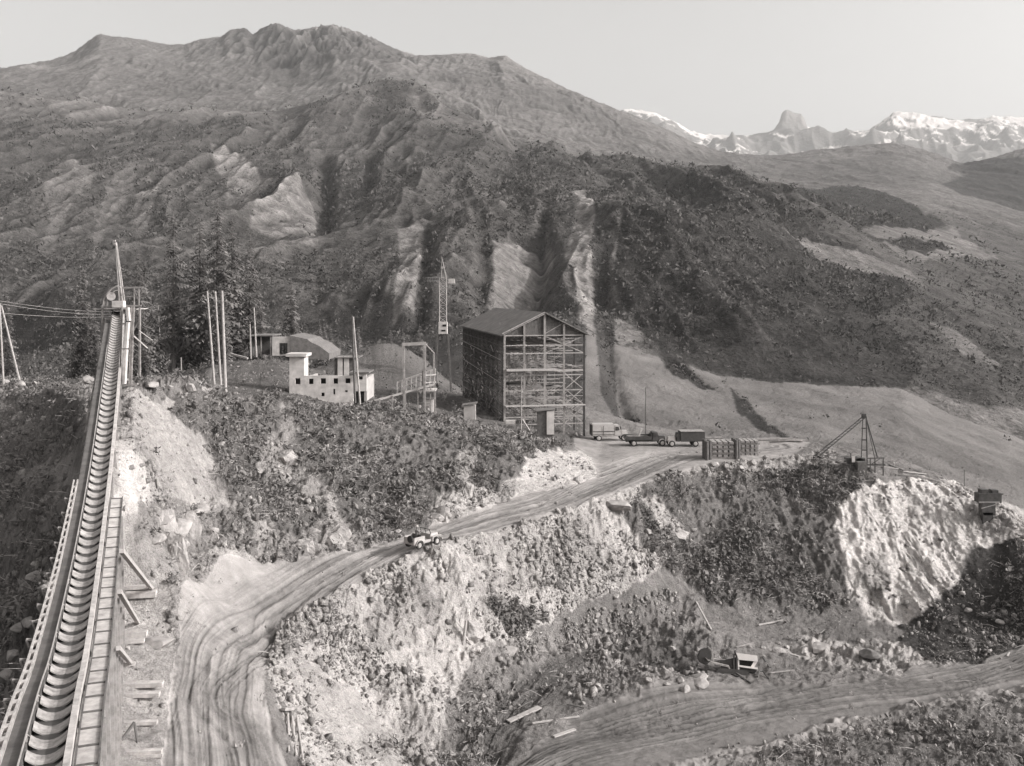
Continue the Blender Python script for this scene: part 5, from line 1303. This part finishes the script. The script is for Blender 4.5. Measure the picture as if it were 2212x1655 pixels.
# ------------------------------------------------------------------ timber stacks on the plateau edge
def stack(x0, x1, ytop, ybot, Y, dep, label, rows=9):
    a = P(x0, ybot, Y); b = P(x1, ytop, Y); h = b.z - a.z; n = rows
    e = empty('timber_stack', Vector(((a.x + b.x) / 2, Y, a.z)), label, 'timber stack', 'criss-cross timber stacks on the plateau edge')
    m = MB(); m2 = MB(); r_ = random.Random(int(x0))
    for i in range(n):
        z = a.z + h * (i + .5) / n; th = h / n * .86
        if i % 2:
            for k_ in range(6): y = Y + dep * (k_ + .5) / 6; m.bar((a.x + r_.uniform(-.15, .15), y, z), (b.x + r_.uniform(-.2, .25), y, z), dep / 7.5, th)
        else:
            for k_ in range(4): x = a.x + (b.x - a.x) * (k_ + .5) / 4; m2.bar((x, Y - .1 + r_.uniform(-.1, .1), z), (x, Y + dep, z), (b.x - a.x) / 5.5, th)
    m.build('long_timber', M_timber, e); m2.build('cross_timber', M_timber, e)
    return e
# dark posts at the ends cast the long shadow
stack(1537, 1586, 954, 996, 134, 2.4, 'larger front timber stack with a dark end post, left of the stone edge')
stack(1600, 1640, 952, 984, 137, 2.4, 'smaller timber stack, right-hand and further back of the two', 7)
for i, (x0, x1, yt, yb, Y, lb) in enumerate([(1523, 1539, 953, 1000, 133, 'left dark upright log wall at the end of the larger timber stack'), (1587, 1601, 950, 992, 134, 'right dark upright log wall between the two timber stacks')]):
    a = P(x0, yb, Y); b = P(x1, yt, Y); m = MB(); w_ = b.x - a.x
    for k_ in range(5): m.tube((a.x + w_ * (k_ % 2 + .5) / 2, Y + .5 * k_, a.z - .3), (a.x + w_ * (k_ % 2 + .5) / 2, Y + .5 * k_, b.z), .26, .24, 8)
    tag(m.build('log_wall', M_darktimber), lb, 'log wall', 'log end walls of the stacks')
r_ = random.Random(21)
PL = [(1545, 945, 1700, 947), (1560, 950, 1688, 955), (1640, 948, 1720, 944), (1610, 944, 1660, 950), (1680, 950, 1735, 948), (1500, 944, 1560, 941)]
for i, (xa, ya, xb, yb) in enumerate(PL):
    Yq = 147 + (i % 3) * 1.2; a = PS(xa, ya, Yq); b = PS(xb, yb, Yq + .8); a.z = gz(a.x, a.y); b.z = gz(b.x, b.y); m = MB()
    for k_ in range(4):
        o_ = Vector((r_.uniform(-.3, .3), r_.uniform(-.5, .5), .12 + .12 * k_)); aa = a + o_; bb = b + o_ ; bb.z = max(bb.z, aa.z - .3); m.bar(aa, bb, .2, .09)
    tag(m.build('board_pile', M_timber), ['long low board pile running behind the timber stacks', 'lower board pile on the plateau rim right of the smaller stack', 'short board pile at the far right of the plateau', 'small crossing board pile just behind the smaller stack', 'rightmost little board pile near the derrick boom foot', 'dark low board pile behind the van-bodied truck'][i], 'board pile', 'board piles on the plateau')

# ------------------------------------------------------------------ derrick crane
YD = 134
db = at(1868, 1008); YD = db.y
dk = empty('derrick_crane', db, 'guyed derrick crane with slanting boom standing on the plateau edge at right', 'crane')
m = MB(); m.bar(PS(1873, 1002, YD), PS(1871, 900, YD), .13); m.bar(PS(1860, 998, YD), PS(1864, 902, YD), .09); 
for y in (925, 950, 972): m.bar(PS(1861, y, YD), PS(1873, y, YD), .14)
m.build('mast', M_dsteel, dk)
m = MB(); a = PS(1767, 979, YD - 2); b = PS(1866, 898, YD); a2 = PS(1772, 983, YD - 2); b2 = PS(1869, 902, YD)
m.tube(a, b, .075, .06, 5); m.tube(a2, b2, .075, .06, 5)
for i in range(14): m.tube(a.lerp(b, i / 14), a2.lerp(b2, (i + 1) / 14), .035, .035, 4)
m.build('boom', M_dsteel, dk)
m = MB()
A_ = PS(1870, 899, YD); B_ = PS(1896, 990, YD + 2); B2 = PS(1890, 992, YD - 2)
for i in range(10): m.tube(A_.lerp(B_, i / 10), A_.lerp(B_, (i + 1) / 10), .09, .09, 5)
m.tube(A_, B_, .06, .06, 5); m.tube(A_, B2, .05, .05, 5); m.build('back_leg', M_dsteel, dk)
MB().box(PS(1866, 897, YD), (.5, .35, .4)).tube(PS(1866, 899, YD) - Vector((0, .25, 0)), PS(1866, 899, YD) + Vector((0, .25, 0)), .26, .26, 12).build('head_block', M_dsteel, dk)
m = MB(); m.path(sag(PS(1764, 977, YD - 2), PS(1865, 897, YD), .15, 6), .025, 4); m.path([PS(1768, 982, YD - 2), PS(1810, 985, YD - 1), PS(1858, 989, YD)], .03, 4); m.build('rope', M_dsteel, dk)
m = MB(); m.box(PS(1850, 996, YD), (1.9, 1.4, .95)); m.box(PS(1833, 995, YD), (.8, 1.1, .9)); m.tube(PS(1838, 987, YD), PS(1838, 979, YD), .07, .07, 6); m.tube(PS(1853, 994, YD) - Vector((0, .7, 0)), PS(1853, 994, YD) + Vector((0, .7, 0)), .45, .45, 12); m.build('winch_house', M_bodyd, dk)
MB().box(PS(1843.5, 992, YD - .8), (.42, .1, .8)).build('white_panel', M_white, dk)
m = MB()
for x in (1880, 1890, 1908): 
    for yy in (-1, 1.5): m.bar(PS(x, 990, YD + yy), Vector((PS(x, 990, YD + yy).x, YD + yy, gz(PS(x, 990, YD + yy).x, YD + yy) - .5)), .14)
m.bar(PS(1872, 990, YD - 1), PS(1910, 989, YD - 1), .16); m.bar(PS(1872, 1003, YD - 1), PS(1910, 1003, YD - 1), .14); m.bar(PS(1882, 1003, YD - 1), PS(1900, 991, YD - 1), .1); m.bar(PS(1826, 1003, YD - .6), PS(1912, 1004, YD - .6), .2)
m.bar(PS(1770, 985, YD - 2), PS(1828, 1000, YD - .6), .14); m.bar(PS(1775, 994, YD - 2), PS(1828, 993, YD - .6), .12)
m.build('base_frame', M_darktimber, dk)
a = PS(1860, 1002, YD - 1.4); m = MB(); m.box(a + Vector((0, 0, -.9)), (1.2, 1.0, 2.4)); tag(m.build('timber_pier', M_darktimber, None, bevel=.03), 'dark square timber pier under the derrick winch', 'pier')
r_ = random.Random(31)
for i, (x, y, x2, y2) in enumerate([(1905, 1010, 1950, 1016), (1920, 1006, 1962, 1022), (1950, 1020, 2000, 1026), (1935, 1028, 1985, 1033), (1985, 1030, 2030, 1043), (1965, 1014, 1990, 1020)]):
    a = at(x, y); b = at(x2, y2); tag(MB().bar(a + Vector((0, 0, .15)), b + Vector((0, 0, .15)), .22, .12).build('timber_beam', (M_lighttimber, M_darktimber)[i % 2]), ['pale beam lying just right of the derrick base', 'dark beam crossing right of the derrick base', 'pale beam on the crest above the white cliff', 'dark beam on the lip of the white cliff', 'rightmost pale beam on the cliff crest', 'short dark beam between the two pale crest beams'][i], 'beam', 'beams along the cliff crest')
tag(MB().tube(at(2083, 1052) - Vector((0, 0, .3)), at(2083, 1052) + Vector((0, 0, 2.4)), .05, .04, 5).build('marker_post', M_darktimber), 'thin dark marker post on the right end of the cliff crest', 'post')
# dark timber crib at the right of the cliff
cb = at(2130, 1108); e = empty('timber_crib', cb, 'dark T-shaped timber loading chute set into the slope right of the white cliff', 'chute')
YK = cb.y
MB().box(PS(2134, 1074, YK), (2.9, 1.2, 1.2)).box(PS(2124, 1062, YK), (.9, 1.0, .7)).box(PS(2146, 1064, YK), (.8, 1.0, .8)).build('hopper', M_dsteel, e, bevel=.04)
MB().box(PS(2132, 1098, YK - .3), (1.7, 1.0, 1.6)).box(PS(2131, 1118, YK - .4), (1.3, .8, 1.5)).build('chute', M_dsteel, e, bevel=.04)
MB().box(PS(2137, 1085, YK - .7), (2.6, .12, .14)).bar(PS(2120, 1098, YK - .8), PS(2150, 1090, YK - .8), .1).build('beam', M_timber, e)

# ------------------------------------------------------------------ wrecked shovel in the pit
wp = at(1592, 1452); YW = wp.y
wk_ = empty('mechanical_shovel', wp, 'battered mechanical shovel with a pale panelled cab and dark bucket in the pit', 'excavator')
def PW(x, y, d=0): return PS(x, y, YW + d)
# cab: roof, posts, sill, black block for the shade inside
def quadbox(m, pts, d0, d1):
    vs = [PW(x, y, d0) for x, y in pts] + [PW(x, y, d1) for x, y in pts]; n = len(pts)
    return m.add(vs, [tuple(range(n)), tuple(range(2 * n - 1, n - 1, -1))] + [(i, n + i, n + (i + 1) % n, (i + 1) % n) for i in range(n)])
m = MB(); quadbox(m, [(1590, 1410), (1636, 1416), (1637, 1429), (1596, 1425)], -.9, .9); m.build('roof_panel', M_bright, wk_)
m = MB(); quadbox(m, [(1593, 1423), (1628, 1428), (1622, 1441), (1597, 1437)], -.5, .7); m.build('cab_shade', M_dark, wk_)
m = MB(); quadbox(m, [(1594, 1424), (1597, 1424), (1597, 1446), (1594, 1446)], -.8, -.6); quadbox(m, [(1594, 1436), (1637, 1442), (1637, 1446), (1594, 1440)], -.85, -.65); quadbox(m, [(1629, 1428), (1636, 1429), (1628, 1443), (1621, 1441)], -.75, -.6); m.build('cab_frame', M_bright, wk_)
m = MB(); quadbox(m, [(1597, 1440), (1636, 1446), (1632, 1453), (1598, 1450)], -.6, .9); m.build('undercab', M_bodyd, wk_)
m = MB(); quadbox(m, [(1555, 1428), (1592, 1419), (1596, 1450), (1588, 1455), (1560, 1452)], -.7, .8); m.build('engine_housing', M_bodyd, wk_, bevel=.04)
m = MB()
for x in (1586, 1592): m.bar(PW(x, 1452, -.8), PW(x - 1, 1412, -.8), .14)
m.tube(PW(1589, 1415, 0), PW(1588, 1405, 0), .1, .1, 6); m.build('upright', M_dsteel, wk_)
for yy in (-1.1, .9):
    m = MB(); quadbox(m, [(1545, 1452), (1552, 1443), (1612, 1447), (1620, 1455), (1612, 1464), (1554, 1462)], yy, yy + .45); m.build('crawler_track', M_dsteel, wk_, bevel=.05)
m = MB(); m.bar(PW(1534, 1430, -.9), PW(1574, 1439, -.9), .16); m.bar(PW(1574, 1439, -.9), PW(1578, 1449, -.9), .12); m.bar(PW(1578, 1449, -.9), PW(1564, 1458, -.9), .12); m.bar(PW(1532, 1424, .3), PW(1590, 1432, .3), .3); m.build('dipper_arm', M_steel, wk_)
m = MB(); quadbox(m, [(1505, 1420), (1512, 1403), (1524, 1398), (1536, 1404), (1537, 1426), (1526, 1436), (1512, 1432)], -1.2, .9); m.build('bucket', M_bodyd, wk_, bevel=.08)
m = MB(); m.bar(PW(1538, 1404, -.8), PW(1541, 1428, -.8), .14); m.bar(PW(1529, 1396, -.8), PW(1536, 1403, -.8), .1); quadbox(m, [(1523, 1419), (1529, 1424), (1538, 1426), (1530, 1428)], -1.35, -1.1); m.build('bucket_tooth', M_lighttimber, wk_)
m = MB(); m.bar(at(1580, 1458) + Vector((0, 0, .1)), at(1608, 1469) + Vector((0, 0, .1)), .12); m.bar(at(1590, 1456) + Vector((0, 0, .1)), at(1622, 1478) + Vector((0, 0, .1)), .12)
tag(m.build('track_rails', M_dsteel), 'pair of dark rails lying in front of the mechanical shovel', 'rails')
pts = [at(1636, 1464) + Vector((0, 0, .1)), at(1640, 1457) + Vector((0, 0, .35)), at(1648, 1457) + Vector((0, 0, .35)), at(1660, 1468) + Vector((0, 0, .1))]
tag(MB().path(pts, .09, 6).build('bent_pipe', M_dsteel), 'bent dark pipe on the ground right of the mechanical shovel', 'pipe')

# ------------------------------------------------------------------ loose timbers
def plank(xa, ya, xb, yb, w_, h_, label, m_=None, group='loose planks lying on the ground', name='plank', lift=.12):
    a = at(xa, ya); b = at(xb, yb)
    a.z = max(a.z, gz(a.x, a.y)); 
    return tag(MB().bar(a + Vector((0, 0, lift)), b + Vector((0, 0, lift)), w_, h_).build(name, m_ or M_lighttimber), label, 'plank', group)
plank(1098, 1561, 1166, 1530, .55, .10, 'wide pale board at the left end of the lower road')
plank(1150, 1565, 1251, 1550, .16, .10, 'long thin pale plank beside the wide board')
plank(1196, 1594, 1242, 1578, .32, .10, 'short thick pale plank on the lower road edge')
plank(1638, 1352, 1690, 1342, .22, .10, 'lone pale plank on the bare ground above the mechanical shovel')
plank(1974, 1514, 2022, 1567, .12, .12, 'slanting pale pole in the brush below the lower road', M_pole)
plank(1504, 1302, 1537, 1363, .16, .16, 'pale pole leaning down the scrub slope above the shovel', M_pole)
plank(2110, 1520, 2140, 1548, .08, .1, 'thin crooked branch low in the bottom right brush', M_pole)
plank(2176, 1420, 2190, 1392, .14, .1, 'short bright plank at the right edge of the shaded hollow')
plank(1225, 1524, 1262, 1532, .10, .08, 'small dark stick above the thin plank on the lower road', M_darktimber)
plank(2008, 1222, 2018, 1212, .10, .1, 'tiny bright stick on the slope right of the white cliff')
plank(1210, 1120, 1235, 1100, .14, .1, 'pale plank on the rubble edge of the upper road')
# braces and footings beside the walkway
def prop(xa, ya, Ya, xb, yb, w_, label, m_=None):
    b = at(xb, yb); a = PS(xa, ya, Ya)
    return tag(MB().bar(a, b, w_, w_).build('timber_prop', m_ or M_lighttimber), label, 'prop', 'timber props beside the walkway')
prop(263, 1190, 60, 328, 1272, .26, 'long upper timber prop slanting from the walkway down to the wide footing')
prop(258, 1278, 55, 298, 1345, .24, 'shorter timber prop below the long one')
prop(255, 1400, 50, 282, 1432, .22, 'lowest short timber prop beside the walkway')
def footing(xa, ya, xb, yb, w_, h_, label, m_=None):
    a = at(xa, ya); b = PS(xb, yb, a.y + .3)
    a.z = b.z = .35 * gz(a.x, a.y) + .65 * gz(b.x, b.y) + .06; h_ *= .8
    return tag(MB().bar(a + Vector((0, 0, h_ * .3)), b + Vector((0, 0, h_ * .3)), w_, h_).build('sleeper_beam', m_ or M_board), label, 'beam', 'sleeper beams beside the walkway')
footing(262, 1246, 318, 1236, .4, .35, 'uppermost sleeper beam crossing the long prop')
footing(272, 1290, 338, 1276, .7, .55, 'wide sleeper beam at the foot of the long prop')
footing(256, 1366, 318, 1353, .7, .45, 'wide flat sleeper beam below the shorter prop')
footing(258, 1386, 312, 1378, .5, .3, 'low sleeper beam just above the large slab')
footing(248, 1433, 292, 1422, .35, .3, 'short sleeper beam at the foot of the lowest prop')
footing(240, 1462, 352, 1452, .55, .35, 'upper long sleeper beam of the parallel pair')
footing(236, 1484, 345, 1474, .5, .3, 'lower long sleeper beam of the parallel pair')
footing(235, 1545, 340, 1538, .4, .25, 'half-buried sleeper beam below the parallel pair')
footing(236, 1606, 350, 1588, .4, .25, 'sleeper beam near the bottom edge, crossed by a dark stick')
footing(262, 1622, 352, 1602, .35, .25, 'lowest sleeper beam near the bottom edge')
a = at(262, 1606); tag(MB().bar(a + Vector((0, 0, .2)), PS(290, 1560, a.y + 1), .12).bar(PS(290, 1560, a.y + 1), at(297, 1604), .1).build('bent_stick', M_darktimber), 'dark bent stick standing over the lowest sleeper beams', 'stick')
# timber revetment at the inner bend
rv = at(632, 1560); e = empty('log_revetment', rv, 'group of pale poles leaning in the ditch at the inner edge of the road', 'poles')
for (xa, ya, xb, yb) in ((622, 1552, 624, 1632), (630, 1548, 640, 1640), (640, 1550, 655, 1650)):
    a = at(xa, ya) + Vector((0, 0, .35)); b = at(xb, yb) + Vector((0, 0, .25)); MB().tube(a, b, .08, .07, 6).build('log', M_pole, e)
a = at(612, 1546) + Vector((0, 0, .45)); b = at(648, 1543) + Vector((0, 0, .45)); MB().bar(a, b, .3, .2).build('cross_beam', M_timber, e)
# lone dark shrubs and a stump by the rubble
tag(MB().tube(at(1000, 1385) - Vector((0, 0, .3)), at(1000, 1385) + Vector((.3, 0, 1.9)), .20, .10, 8).tube(at(1000, 1385) + Vector((.1, 0, .6)), at(1018, 1398) + Vector((0, 0, .2)), .12, .06, 6).tube(at(1000, 1385) + Vector((.15, 0, 1.0)), at(985, 1378) + Vector((0, 0, 1.5)), .07, .03, 6).build('tree_stump', M_twig), 'pale splintered tree stump among dark rocks below the rubble slope', 'stump')
tag(MB().tube(at(1404, 1262) - Vector((0, 0, .3)), at(1400, 1225) + Vector((0, 0, .5)), .10, .05, 7).tube(at(1404, 1250) + Vector((0, 0, .5)), at(1422, 1240) + Vector((0, 0, .9)), .05, .03, 5).build('tree_stump', M_twig), 'thin pale dead trunk standing in the scrub below the plateau', 'stump')

r_ = random.Random(44)
LB_ = ['short pale board above the shovel roof', 'dark board by the right corner of the shovel', 'pale board between the shovel and the tall boulder', 'broken board under the shovel bucket', 'pale stick left of the shovel bucket', 'long board half buried right of the shovel']
for i, (xa, ya, xb, yb) in enumerate([(1590, 1400, 1625, 1392), (1648, 1420, 1664, 1444), (1690, 1412, 1726, 1420), (1510, 1446, 1548, 1450), (1462, 1430, 1492, 1424), (1664, 1456, 1716, 1450)]):
    plank(xa, ya, xb, yb, r_.uniform(.12, .3), .08, LB_[i], M_darktimber if i == 1 else M_timber)
